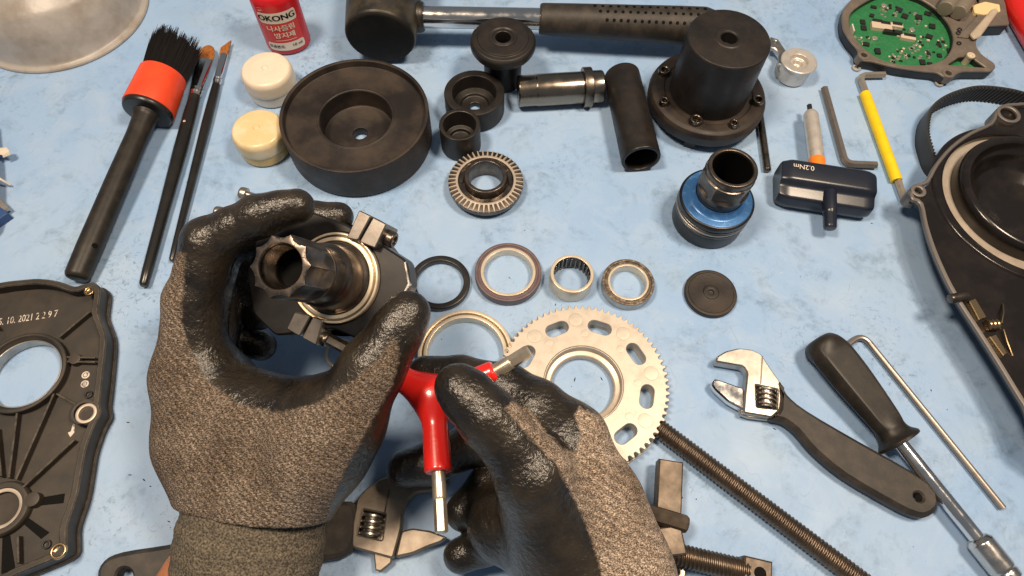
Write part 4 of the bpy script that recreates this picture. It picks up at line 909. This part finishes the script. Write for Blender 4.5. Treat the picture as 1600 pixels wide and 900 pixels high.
    for x, y in ((139.5, 617), (74, 851)):
        c = at(x, y, 5); T.part('pin_hole', MB().lathe(rnd([(0, 5.1), (1.3, 5.1), (1.3, 6.2), (2.0, 6.2), (2.2, 4.8)], .1, closed=False), 24, Matrix.Translation((c.x, c.y, 0))), 'chip', world=True)
    a, b = at(0, 504.5, 5.1), at(93, 490.5, 5.1); d = (b-a); ch = '05. 10. 2021 2 2 9 7'
    vs, fs = text_verts(ch, 5.2, .06); wd = max(v[0] for v in vs)-min(v[0] for v in vs); k = (d.length*1.06)/wd
    T.part('lettering', MB().add([(v[0]*k, v[1]*1.15, v[2]) for v in vs], fs, frame((a+b)/2+Vector((-2, 0, 0)), (0, 0, 1), d)), 'worn_ink', world=True)
    c = at(112, 668, 5); T.part('paint_mark', MB().prism(pxpoly([(106, 676), (111, 674), (114, 662), (117, 663), (116, 676), (110, 683)], 5.2), 4.9, 5.3), 'worn_ink', world=True)
gear_cover()

# ------------------------------------------------------------------ threaded rod and puller
def threaded(mb, L, r, pitch, fr, depth=.8, n=22, spp=7):
    m = int(L/pitch*spp); vs = []; fs = []
    for i in range(m+1):
        z = L*i/m
        for k in range(n):
            a = 2*PI*k/n; ph = (z/pitch-k/n) % 1.0; rr = r-depth*abs(2*ph-1)**1.0*1.0
            vs.append((rr*math.cos(a), rr*math.sin(a), z))
    for i in range(m):
        for k in range(n): j = (k+1) % n; fs.append((i*n+k, i*n+j, (i+1)*n+j, (i+1)*n+k))
    fs += [tuple(range(n))[::-1], tuple(range(m*n, (m+1)*n))]; mb.add(vs, fs, fr); return mb
def rods():
    a, b = at(1028, 668, 5.2), at(1385, 938, 5.2); T = Thing('threaded_rod', 'long dark threaded rod lying free from the sprocket to the frame edge', 'threaded rod', (a.x, a.y, 0))
    T.part('rod', threaded(MB(), (b-a).length, 5.2, 2.0, frame(a, b-a)), 'thread', world=True, ang=80)
    o = at(1040, 820, 0); T = Thing('puller_tool', 'dark steel puller with a square bar and threaded spindle beside the right glove', 'puller', (o.x, o.y, 0))
    a, b = at(1041, 722, 8), at(1034, 870, 8); d = b-a; L = d.length
    T.part('bar', MB().box((L/2, 0, 0), (L, 12.0, 9), frame(a+Vector((1.5, 0, 0)), (0, 0, 1), d), b=.7), 'dullsteel', world=True)
    a, b = at(995, 796, 14), at(1075, 820, 14)
    T.part('cross_pin', MB().lathe(rnd([(0, 0), (4.2, 0), (4.2, (b-a).length-1), (3.4, (b-a).length), (0, (b-a).length)], .5, closed=False), 8, frame(a, b-a)), 'dullsteel', world=True)
    a, b = at(1020, 858, 7), at(1168, 893, 7)
    T.part('spindle', threaded(MB(), (b-a).length, 5.6, 1.9, frame(a, b-a)), 'thread', world=True, ang=80)
    c = at(1178, 897, 6); d = (b-a)
    T.part('clevis', MB().box((0, 0, 0), (13, 13, 11), frame(c, (0, 0, 1), d), b=.8), 'dullsteel', world=True)
    T.part('clevis_hole', MB().lathe([(0, .1), (2.8, .1), (3.0, -.5)], 24, frame(c+Vector((1.0, 0, 5.6)), (0, 0, 1))), 'ink', world=True)
    c = at(1040, 848, 9); T.part('block', MB().box((0, 0, 0), (15, 13, 12), frame(c, (0, 0, 1), (1, .15, 0)), b=.8), 'dullsteel', world=True)
    c = at(1055, 893, 5); T.part('lug', MB().lathe(rnd([(2, 0), (5, 0), (5, 5), (2, 5)], .5), 32, Matrix.Translation((c.x, c.y, 0)), closed=True), 'oiledsteel', world=True)
rods()

# ------------------------------------------------------------------ adjustable wrenches
def worm(T, c, ax, L, r):
    pr = []
    for i in range(4): z = L*(.04+.25*i); pr += [(r*.62, z), (r*.66, z+L*.03), (r, z+L*.06), (r, z+L*.13), (r*.66, z+L*.16)]
    T.part('worm_screw', MB().lathe([(0, 0)]+pr+[(r*.62, L), (0, L)], 32, frame(Vector(c)-Vector(ax).normalized()*L/2, ax)), 'satin_steel', world=True)
def wrench_a():
    Z = lambda x, y: (1100+x/2.903, 520+y/2.903); zt = 8.5
    o = at(*Z(600, 450), 0); T = Thing('adjustable_wrench', 'bright jawed adjustable wrench lying fully in view beside the nut driver', 'wrench', (o.x, o.y, 0), group='adjustable wrenches')
    P = lambda l, z: [tuple(at(*Z(*p), z).xy) for p in l]
    head = [(52, 130), (60, 106), (100, 82), (160, 68), (218, 75), (258, 93), (276, 118), (300, 155), (345, 218), (352, 300), (345, 350), (308, 384), (180, 362), (184, 300), (190, 240), (196, 180), (178, 152), (120, 142)]
    win = [(236, 236), (334, 258), (330, 345), (240, 335)]
    T.part('head', MB().prism(rnd(P(head, zt), 1.2), 1.5, zt, .8, holes=[rnd(P(win, zt), .5)]), 'satin_steel', world=True)
    T.part('jaw', MB().prism(rnd(P([(34, 232), (50, 206), (100, 222), (150, 240), (182, 250), (184, 350), (165, 342), (110, 312), (50, 257)], 7.4), 1.2), 2, 7.4, .9), 'chrome', world=True)
    T.part('slide', MB().prism(P([(160, 346), (215, 366), (300, 384), (300, 396), (205, 384), (168, 372)], 5), 2, 5.2, .4), 'satin_steel', world=True)
    T.part('window_floor', MB().prism(P(win, 4), 1.6, 2.6), 'greysteel', world=True)
    a, b = at(*Z(283, 252), 6), at(*Z(281, 338), 6); worm(T, (a+b)/2, b-a, (b-a).length, 4.8)
    T.part('groove', MB().prism(P([(262, 105), (268, 105), (260, 232), (254, 232)], zt), zt-.2, zt+.12), 'oiledsteel', world=True)
    hd = [(346, 216), (380, 275), (470, 350), (700, 485), (940, 620), (1040, 690), (1068, 745), (1062, 800), (1010, 836), (945, 825), (850, 778), (640, 655), (500, 540), (420, 448), (360, 403), (302, 388), (318, 350), (338, 340)]
    hole = circle(at(*Z(972, 745), zt).xy, 2.3, 20)
    hp = smooth_loop(P(hd, zt), 3)
    T.part('handle', MB().prism(hp, 1.0, zt+.6, 2.3, holes=[hole], hb=.9), 'grip', world=True)
wrench_a()
def wrench_b():
    Z = lambda x, y: (500+x/3.4615, 640+y/3.4615); zt = 8.5
    o = at(560, 830, 0); T = Thing('adjustable_wrench', 'oily adjustable wrench mostly hidden below the two gloves', 'wrench', (o.x, o.y, 0), group='adjustable wrenches')
    P = lambda l, z: [tuple(at(*Z(*p), z).xy) for p in l]
    head = [(200, 480), (250, 425), (330, 370), (450, 345), (600, 330), (690, 345), (700, 395), (600, 440), (520, 450), (475, 490), (448, 545), (440, 640), (395, 806), (170, 745), (175, 620)]
    win = [(232, 540), (355, 565), (335, 705), (200, 675)]
    T.part('head', MB().prism(rnd(P(head, zt), 1.5), 1.5, zt, .8, holes=[rnd(P(win, zt), .6)]), 'oilysteel', world=True)
    T.part('jaw', MB().prism(rnd(P([(440, 655), (500, 640), (600, 655), (690, 690), (650, 720), (590, 740), (500, 780), (405, 800)], 7.4), 1.2), 2, 7.4, .9), 'oilysteel', world=True)
    T.part('slide', MB().prism(P([(290, 770), (390, 800), (385, 830), (330, 875), (300, 870)], 5), 2, 5.6, .6), 'oilysteel', world=True)
    T.part('window_floor', MB().prism(P(win, 3), 1.6, 2.4), 'oiledsteel', world=True)
    a, b = at(*Z(285, 560), 6), at(*Z(262, 690), 6); worm(T, (a+b)/2, b-a, (b-a).length, 5)
    T.part('groove', MB().prism(P([(372, 430), (380, 430), (355, 560), (346, 560)], zt), zt-.2, zt+.12), 'oiledsteel', world=True)
    hd = [(556, 790), (549, 862), (480, 880), (400, 905), (300, 925), (215, 935), (165, 925), (150, 900), (160, 876), (190, 862), (265, 850), (360, 830), (450, 805), (520, 785)]
    hole = [tuple(at(x, y, zt).xy) for x, y in circle((195, 900), 13, 20)]
    T.part('handle', MB().prism(smooth_loop([at(x, y, zt).xy for x, y in hd], 3), 1.0, zt+.6, 2.3, holes=[hole], hb=.9), 'grip', world=True)
wrench_b()

def nut_driver():
    a, b = at(1278, 533, 10), at(1411, 690, 10); d = (b-a); L = d.length; e = at(1530, 845, 7.5)
    fr = frame(a, e-a, (0, 0, 1)); L = (b-a).length; T = Thing('nut_driver', 'nut driver with a moulded black handle and chrome shaft near the right edge', 'screwdriver', fr)
    prof = [(0, -1.5), (6, -1), (9.0, 1.2), (10.6, 5), (11.2, 12), (10.9, 24), (9.8, 38), (8.4, 52), (8.0, L*.88), (8.8, L*.93), (11, L*.97), (11.2, L*.985), (10.4, L), (4, L+.6)]
    prof = smooth_loop(prof, 4, closed=False)
    def fac(r, a_, z):
        k = max(0, min(1, (z-2)/8))*max(0, min(1, (L*.9-z)/6)); c = math.cos(((a_+PI/3) % (2*PI/3))-PI/3)
        return min(r*1.06, r*.80/max(.3, c))*k+r*(1-k)
    T.part('handle', MB().lathe(prof, 120, fn=fac), 'satin_black', ang=28)
    L2 = (e-a).length
    T.part('shaft', MB().lathe([(3.6, L-3), (3.6, L2+2)], 40), 'chrome')
    T.part('socket', MB().lathe(rnd([(3.4, L2-2), (4.6, L2-1.5), (6.2, L2+.5), (6.2, L2+14), (5.6, L2+15), (6.0, L2+16), (6.0, L2+19), (4.6, L2+19.5)], .4, closed=False), 40), 'steel')
    T.part('tip', MB().lathe([(4.8, L2+19), (4.8, L2+50), (0, L2+50)], 6), 'oiledsteel')
nut_driver()

def screws():
    for lb, h, t in (('bright screw behind the left index finger, its head farther from the brushes', (381, 303), (440, 318)), ('bright screw behind the left index finger, its head nearer the brushes', (342, 333), (400, 342))):
        z = 20.0; a, b = at(*h, 4.2), at(*t, 2.4); d = (b-a).normalized(); T = Thing('screw', lb, 'screw', (a.x, a.y, 0), group='screws behind the left glove')
        T.part('head', MB().lathe(rnd([(0, -1.4), (1.6, -1.4), (1.7, -2.4), (3.7, -2.2), (4.1, -1.2), (4.1, 2.0), (2, 2.2)], .3, closed=False), 28, frame(a, d)), 'satin_steel', world=True)
        T.part('shank', MB().lathe([(2.1, 0), (2.1, 34), (0, 34.5)], 20, frame(a, d)), 'satin_steel', world=True)
screws()

# ================================================================== HELD ASSEMBLY
def motor_core():
    D0 = 290.0; o = cam(523, 434, D0); e = cam(438, 416, 243); ax = (e-o)
    camx, camy = _axis = (RC.transposed() @ Vector((1, 0, 0)), RC.transposed() @ Vector((0, 1, 0)))
    fr = frame(o, ax, camx); inv = fr.inverted(); L = ax.length
    T = Thing('motor_core', 'dark crank spindle in a clamp plate held in the left glove', 'motor part', fr)
    def loc(px, py, z=0.0):
        """where the ray through a pixel meets the plane z of the part"""
        r = ray(px, py); zo = fr.to_3x3() @ Vector((0, 0, 1)); p0 = o+zo*z; t = (p0-EYE).dot(zo)/r.dot(zo); q = inv @ (EYE+r*t); return (q.x, q.y)
    plate = [(486, 330), (545, 352), (600, 384), (636, 407), (642, 445), (630, 468), (604, 508), (572, 536), (520, 514), (470, 520), (430, 525), (395, 490), (385, 430), (400, 370), (440, 335)]
    T.part('plate', MB().prism(rnd([loc(*p, -1) for p in plate], 2.5), -12, -1.0, .9, holes=[circle((0, 0), 20.4, 64)]), 'black', ang=30)
    T.part('back_body', MB().lathe(rnd([(0, -30), (22, -30), (25, -26), (26, -12)], 2, closed=False), 72), 'pom')
    T.part('outer_race', MB().lathe(rnd([(19.2, -5), (20.4, -5), (20.4, .4), (20.0, .9), (19.3, .9)], .3), 96, closed=True), 'race')
    T.part('shield', MB().lathe([(18.2, .2), (19.3, .2), (19.3, -3)], 96), 'brass')
    T.part('inner_race', MB().lathe(rnd([(16.4, -5), (18.3, -5), (18.3, .9), (16.6, 1.0)], .3), 96, closed=True), 'race')
    ns = 10
    sp = rnd([(16.8, -8), (16.2, 1.5), (14.4, 3), (14.0, 13), (13.0, 15), (12.2, 16), (12.0, L*.52), (11.2, L*.54)], .6, closed=False)
    T.part('spindle', MB().lathe(sp, 96), 'darksteel')
    def spl(r, a_, z):
        k = abs(math.sin(ns*a_/2))**.75; dp = 1.55*min(1.0, max(0, (z-L*.60)/3.5)); return r-dp*k if r > 11.3 else r
    T.part('splined_end', MB().lathe([(11.2, L*.52), (12.2, L*.545), (12.5, L*.56), (12.5, L*.60), (12.5, L*.66), (12.5, L*.74), (12.5, L-.8), (12.2, L), (10.5, L+.2), (9.0, L+.2)], 160, fn=spl), 'darksteel', ang=50)
    bore = []
    z = L
    bore = [(9.0, L+.2), (8.5, L-.4), (8.5, L-1.4)]
    for i in range(7): bore += [(8.4, L-2-i*1.5), (7.9, L-2.75-i*1.5)]
    bore += [(7.8, L-13), (7.7, L-40), (0, L-40)]
    T.part('bore_floor', MB().lathe([(7.75, L-14), (0, L-14)], 40), 'ink')
    T.part('bore', MB().lathe(bore, 64), 'oiledsteel', ang=60)
    def block(px, z0, z1, m='satin_steel', name='clamp_lug'): T.part(name, MB().prism(rnd([loc(*p, z1) for p in px], .8), z0, z1, .5), m)
    block([(541, 372), (561, 328), (580, 337), (559, 376)], -12, 4, 'steel_dark')
    block([(561, 378), (583, 339), (604, 350), (586, 388)], -12, 4, 'steel_dark')
    block([(447, 514), (460, 487), (486, 493), (468, 526)], -10, 2.5, 'steel_dark')
    block([(471, 528), (489, 494), (505, 500), (494, 540)], -10, 2.5, 'steel_dark')
    def bolt(p, q, z, r, ln):
        a_, b_ = Vector((*loc(*p, z), z)), Vector((*loc(*q, z), z)); d = (b_-a_).normalized()
        T.part('clamp_bolt', MB().lathe(rnd([(0, 0), (r*.5, 0), (r*.55, -1), (r*.55, -1.6), (r*.9, -1.6), (r, -1), (r, ln*.5), (r*.6, ln*.5), (r*.6, ln)], .2, closed=False), 28, frame(a_, d)), 'darksteel')
    bolt((612, 374), (592, 366), -3, 3.7, 9); bolt((508, 530), (494, 522), -4, 3.4, 8)
    T.part('chamfer_edge', MB().prism([loc(634, 408, -.9), loc(641, 444, -.9), loc(630, 466, -.9), loc(629, 458, -.9), loc(637, 443, -.9), loc(631, 410, -.9)], -3, -.7, .2), 'steel')
M['steel_dark'] = mat('ground_tool_steel', (.26, .235, .21), .34, .9, var=(180, (.19, .165, .145), .45, .7), bump=(1400, .15, .1))
motor_core()

# ================================================================== Y WRENCH
def y_wrench():
    J = (677, 619, 283); ends = {'d': ((685, 738, 268), (690, 833, 257)), 'r': ((775, 580, 281), (827, 548, 279)), 'l': ((596, 574, 286), (512, 529, 287))}
    o = cam(*J); T = Thing('hex_wrench', 'red three-way hex wrench held by the right glove, its tip in the clamp bolt', 'hex wrench', (o.x, o.y, o.z))
    base = [(c3(*J), c3(*J), 5.0, 5.0)]; arms = []
    for k, (a, b) in ends.items(): arms.append(([(c3(*J), c3(*a), 5.3, 5.9 if k != 'r' else 5.0)], 1.0))
    cl = []
    for k, (a, b) in ends.items():
        pa, pb = Vector(c3(*a)), Vector(c3(*b)); n = (pb-pa).normalized(); cl.append((tuple(n), tuple(pa)))
    pts, quads = sdf_mesh([(base, 1.0)]+arms, (4.0, 10.0), .8, clip=cl)
    T.link('grip', np_mesh('grip', pts, quads, T.inv), 'redgloss')
    for k, (a, b) in ends.items():
        pa, pb = cam(*a), cam(*b); d = (pb-pa).normalized(); L = (pb-pa).length; R = 2.7 if k != 'r' else 3.0
        T.part('shank', MB().lathe(rnd([(R+.2, -4), (R+.2, L*.42), (R, L*.46), (R*.9, L*.46)], .2, closed=False), 32, frame(pa, d)), 'tipsteel' if k != 'l' else 'shaft', world=True)
        T.part('hex_tip', MB().lathe([(R*1.0, L*.46), (R*1.0, L-.6), (R*.8, L), (0, L)], 6, frame(pa, d)), 'tipsteel' if k != 'l' else 'shaft', world=True, ang=25)
y_wrench()

# ================================================================== GLOVED HANDS
def coat_attr(me, fr, knit_poly, face=.12, soft=5.0):
    n = len(me.vertices); co = np.empty(n*3); me.vertices.foreach_get('co', co); co = co.reshape(-1, 3)/S
    no = np.empty(n*3); me.vertices.foreach_get('normal', no); no = no.reshape(-1, 3)
    Fm = np.array(fr); wp = co@Fm[:3, :3].T+Fm[:3, 3]; wn = no@Fm[:3, :3].T; R3 = np.array(RC); c = (wp-np.array(EYE))@R3.T; cn = wn@R3.T
    px = 800+F*c[:, 0]/-c[:, 2]; py = 450-F*c[:, 1]/-c[:, 2]; sd = poly_sd(px, py, knit_poly)
    v = np.clip(.5-sd/soft*.25, 0, 1)
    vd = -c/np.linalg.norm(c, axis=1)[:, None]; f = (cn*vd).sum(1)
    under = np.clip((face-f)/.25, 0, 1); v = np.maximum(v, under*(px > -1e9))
    at_ = me.attributes.new('coat', 'FLOAT', 'POINT'); at_.data.foreach_set('value', v.astype(np.float32))

def left_hand():
    o = cam(392, 700, 285); T = Thing('gloved_hand', 'left hand in a dark coated knit glove gripping the crank spindle part', 'hand', (o.x, o.y, o.z), group='gloved hands')
    palm = (segz([(394, 850, 279, 25.4), (394, 790, 280, 26.4), (394, 750, 280, 28), (395, 690, 281, 27)], 1.35) + segz([(370, 800, 281, 18), (322, 690, 284, 20), (306, 590, 286, 17.5)], 1.15)
            + seg([(430, 790, 277, 23), (500, 700, 270, 20.5)]) + seg([(318, 600, 288, 16), (400, 652, 280, 16), (470, 655, 274, 15), (510, 640, 270, 14)])
            + seg([(345, 610, 300, 18), (400, 700, 296, 18)]))
    idx = seg([(304, 585, 286, 16), (301, 470, 279, 11.6), (315, 420, 276, 10.1), (327, 380, 275, 11.0), (362, 357, 273, 8.5), (404, 338, 272, 8.8), (436, 328, 272, 7.5), (464, 322, 272, 7.3)])
    mid = seg([(300, 600, 302, 15), (318, 470, 303, 11.5), (345, 385, 306, 10), (440, 345, 308, 9.0), (490, 340, 306, 7.4), (529, 339, 304, 7.0)])
    rng = seg([(312, 620, 312, 14), (335, 500, 322, 12), (372, 420, 330, 12), (385, 465, 330, 8.8), (404, 492, 326, 7.8)])
    pky = seg([(330, 650, 314, 12), (350, 570, 330, 9.5), (375, 525, 336, 8.8), (408, 540, 334, 7.8)])
    th = seg([(500, 700, 269, 20), (533, 660, 265, 17.5), (584, 572, 262, 12.6), (605, 541, 262, 10.0), (622, 514, 262, 9.7), (638, 489, 262, 9.0)])
    pts, quads = sdf_mesh([(palm, 10.0), (idx, 3), (mid, 3), (rng, 3), (pky, 3), (th, 5)], 7.0, .9, clip=[((-.09, -1, .1), c3(392, 796, 279))])
    me = np_mesh('glove', pts, quads, T.inv)
    knit = [(225, 590), (240, 480), (256, 420), (276, 392), (290, 398), (287, 440), (283, 500), (297, 548), (325, 596), (375, 632), (440, 645), (500, 628), (553, 592), (590, 562), (612, 526), (622, 534), (624, 562), (614, 600), (584, 652), (560, 697), (536, 740), (516, 795), (495, 900), (150, 900)]
    coat_attr(me, T.fr, knit); T.link('glove', me, 'glove')
    # cuff: ribbed tube that leaves the wrist and ends on a slanting edge
    n_ = Vector((-47, 0, 0)); 
    p1, p2 = Vector(c3(262, 856, 280)), Vector(c3(292, 908, 280)); e = (p2-p1); nrm = Vector((e.y, -e.x, 0)).normalized()
    if nrm.x > 0: nrm = -nrm
    pts, quads = sdf_mesh([(segz([(398, 765, 279, 27.6), (396, 815, 279, 28.2), (390, 855, 279, 29.8), (374, 950, 282, 31)], 1.3), 6.0)], 4, .9, clip=[(tuple(nrm), tuple(p1)), ((.06, 1, -.1), c3(396, 789, 279))])
    # ribs and slack folds
    u = pts[:, 1]; ridge = np.sin(u*2*PI/2.4)*.14+np.sin(u*2*PI/9.0+pts[:, 0]*.12)*.28
    cx = c3(385, 870, 282); rad = pts-np.array([cx[0], 0, cx[2]]); rad[:, 1] = 0; rad /= np.linalg.norm(rad, axis=1)[:, None]
    pts = pts+rad*ridge[:, None]
    T.link('cuff', np_mesh('cuff', pts, quads, T.inv), 'cuff')
    pts, quads = sdf_mesh([(segz([(395, 840, 283, 22), (335, 920, 283, 22.5), (250, 1060, 280, 27)], 1.25), 6.0)], 4, 1.2)
    T.link('forearm', np_mesh('forearm', pts, quads, T.inv), 'skin')
left_hand()

def right_hand():
    o = cam(900, 800, 275); T = Thing('gloved_hand', 'right hand in a dark coated knit glove pinching the red hex wrench', 'hand', (o.x, o.y, o.z), group='gloved hands')
    palm = (segz([(985, 1010, 272, 27), (945, 900, 272, 27), (918, 800, 274, 24)], 1.25) + seg([(918, 800, 276, 22), (888, 692, 277, 16.5)]) + seg([(890, 880, 268, 22), (840, 770, 266, 17)])
            + seg([(790, 820, 287, 17), (880, 850, 280, 20)]) + seg([(845, 700, 270, 12), (880, 760, 270, 17)]))
    idx = seg([(888, 690, 277, 16.4), (838, 640, 281, 13), (790, 607, 287, 11), (720, 588, 291, 9), (664, 582, 292, 7.6)])
    mid = seg([(868, 740, 292, 14), (800, 690, 302, 11.5), (745, 690, 307, 11), (708, 708, 306, 9.2), (672, 724, 305, 9.6), (634, 732, 303, 8.8)])
    rng = seg([(862, 790, 292, 14), (800, 745, 304, 11), (765, 760, 305, 10), (726, 800, 302, 9)])
    pky = seg([(870, 840, 290, 13), (800, 830, 296, 10), (760, 850, 298, 9), (720, 868, 297, 8)])
    th = seg([(880, 860, 264, 21), (832, 742, 250, 14.5), (798, 694, 248, 11.2), (782, 675, 247, 10.3), (762, 652, 247, 11.2), (741, 630, 248, 9.4), (728, 616, 249, 9.6), (714, 603, 249, 8.6)])
    pts, quads = sdf_mesh([(palm, 10.0), (idx, 3), (mid, 3), (rng, 3), (pky, 3), (th, 4)], 6.0, .9, clip=[((0, -1, .1), c3(985, 975, 272))])
    me = np_mesh('glove', pts, quads, T.inv)
    knit = [(905, 636), (945, 655), (990, 700), (1040, 800), (1100, 1000), (955, 1000), (936, 880), (913, 812), (891, 768), (868, 724), (824, 680), (790, 640), (800, 628), (826, 640), (850, 672), (880, 702), (900, 708), (909, 680), (898, 648)]
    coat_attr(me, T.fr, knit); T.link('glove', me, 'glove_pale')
    pts, quads = sdf_mesh([(segz([(962, 940, 272, 27.6), (1010, 1080, 272, 29)], 1.2), 6.0)], 4, 1.0, clip=[((.62, .78, 0), c3(1030, 868, 272))])
    T.link('cuff', np_mesh('cuff', pts, quads, T.inv), 'cuff')
right_hand()

# ================================================================== LOOSE DIRT
def crumbs():
    rs = random.Random(11); mb = MB(); spots = [(407, 162), (438, 66), (796, 434), (868, 476), (798, 492), (898, 593), (893, 604), (940, 592), (1355, 228), (1500, 160), (1362, 349), (1210, 670), (1075, 690), (1066, 778), (1088, 780), (203, 742), (225, 750), (264, 815), (266, 824), (235, 760), (200, 660), (1455, 610), (1480, 640), (690, 530), (292, 285), (290, 410), (1000, 470), (820, 360), (600, 330), (1360, 660)]
    for _ in range(70): spots.append((rs.uniform(150, 1450), rs.uniform(150, 880)))
    for i, (x, y) in enumerate(spots):
        p = at(x, y, .05); s_ = rs.uniform(.3, .75) if i < 30 else rs.uniform(.1, .35); a = rs.random()*6.3; L = s_*rs.uniform(.8, 2.2)
        Mx = Matrix.Translation((p.x, p.y, .1)) @ Matrix.Rotation(a, 4, 'Z')
        mb.add([(-L, -s_*.3, 0), (L*.3, -s_*.5, 0), (L, s_*.2, 0), (-L*.2, s_*.5, 0), (0, 0, s_*.5)], [(0, 1, 4), (1, 2, 4), (2, 3, 4), (3, 0, 4), (3, 2, 1, 0)], Mx)
    o = bpy.data.objects.new('dirt_crumbs', mb.mesh('dirt_crumbs')); o.data.materials.append(M['crumb']); C.objects.link(o); o['kind'] = 'stuff'; o['label'] = 'dark crumbs of dirt scattered over the blue mat'
crumbs()
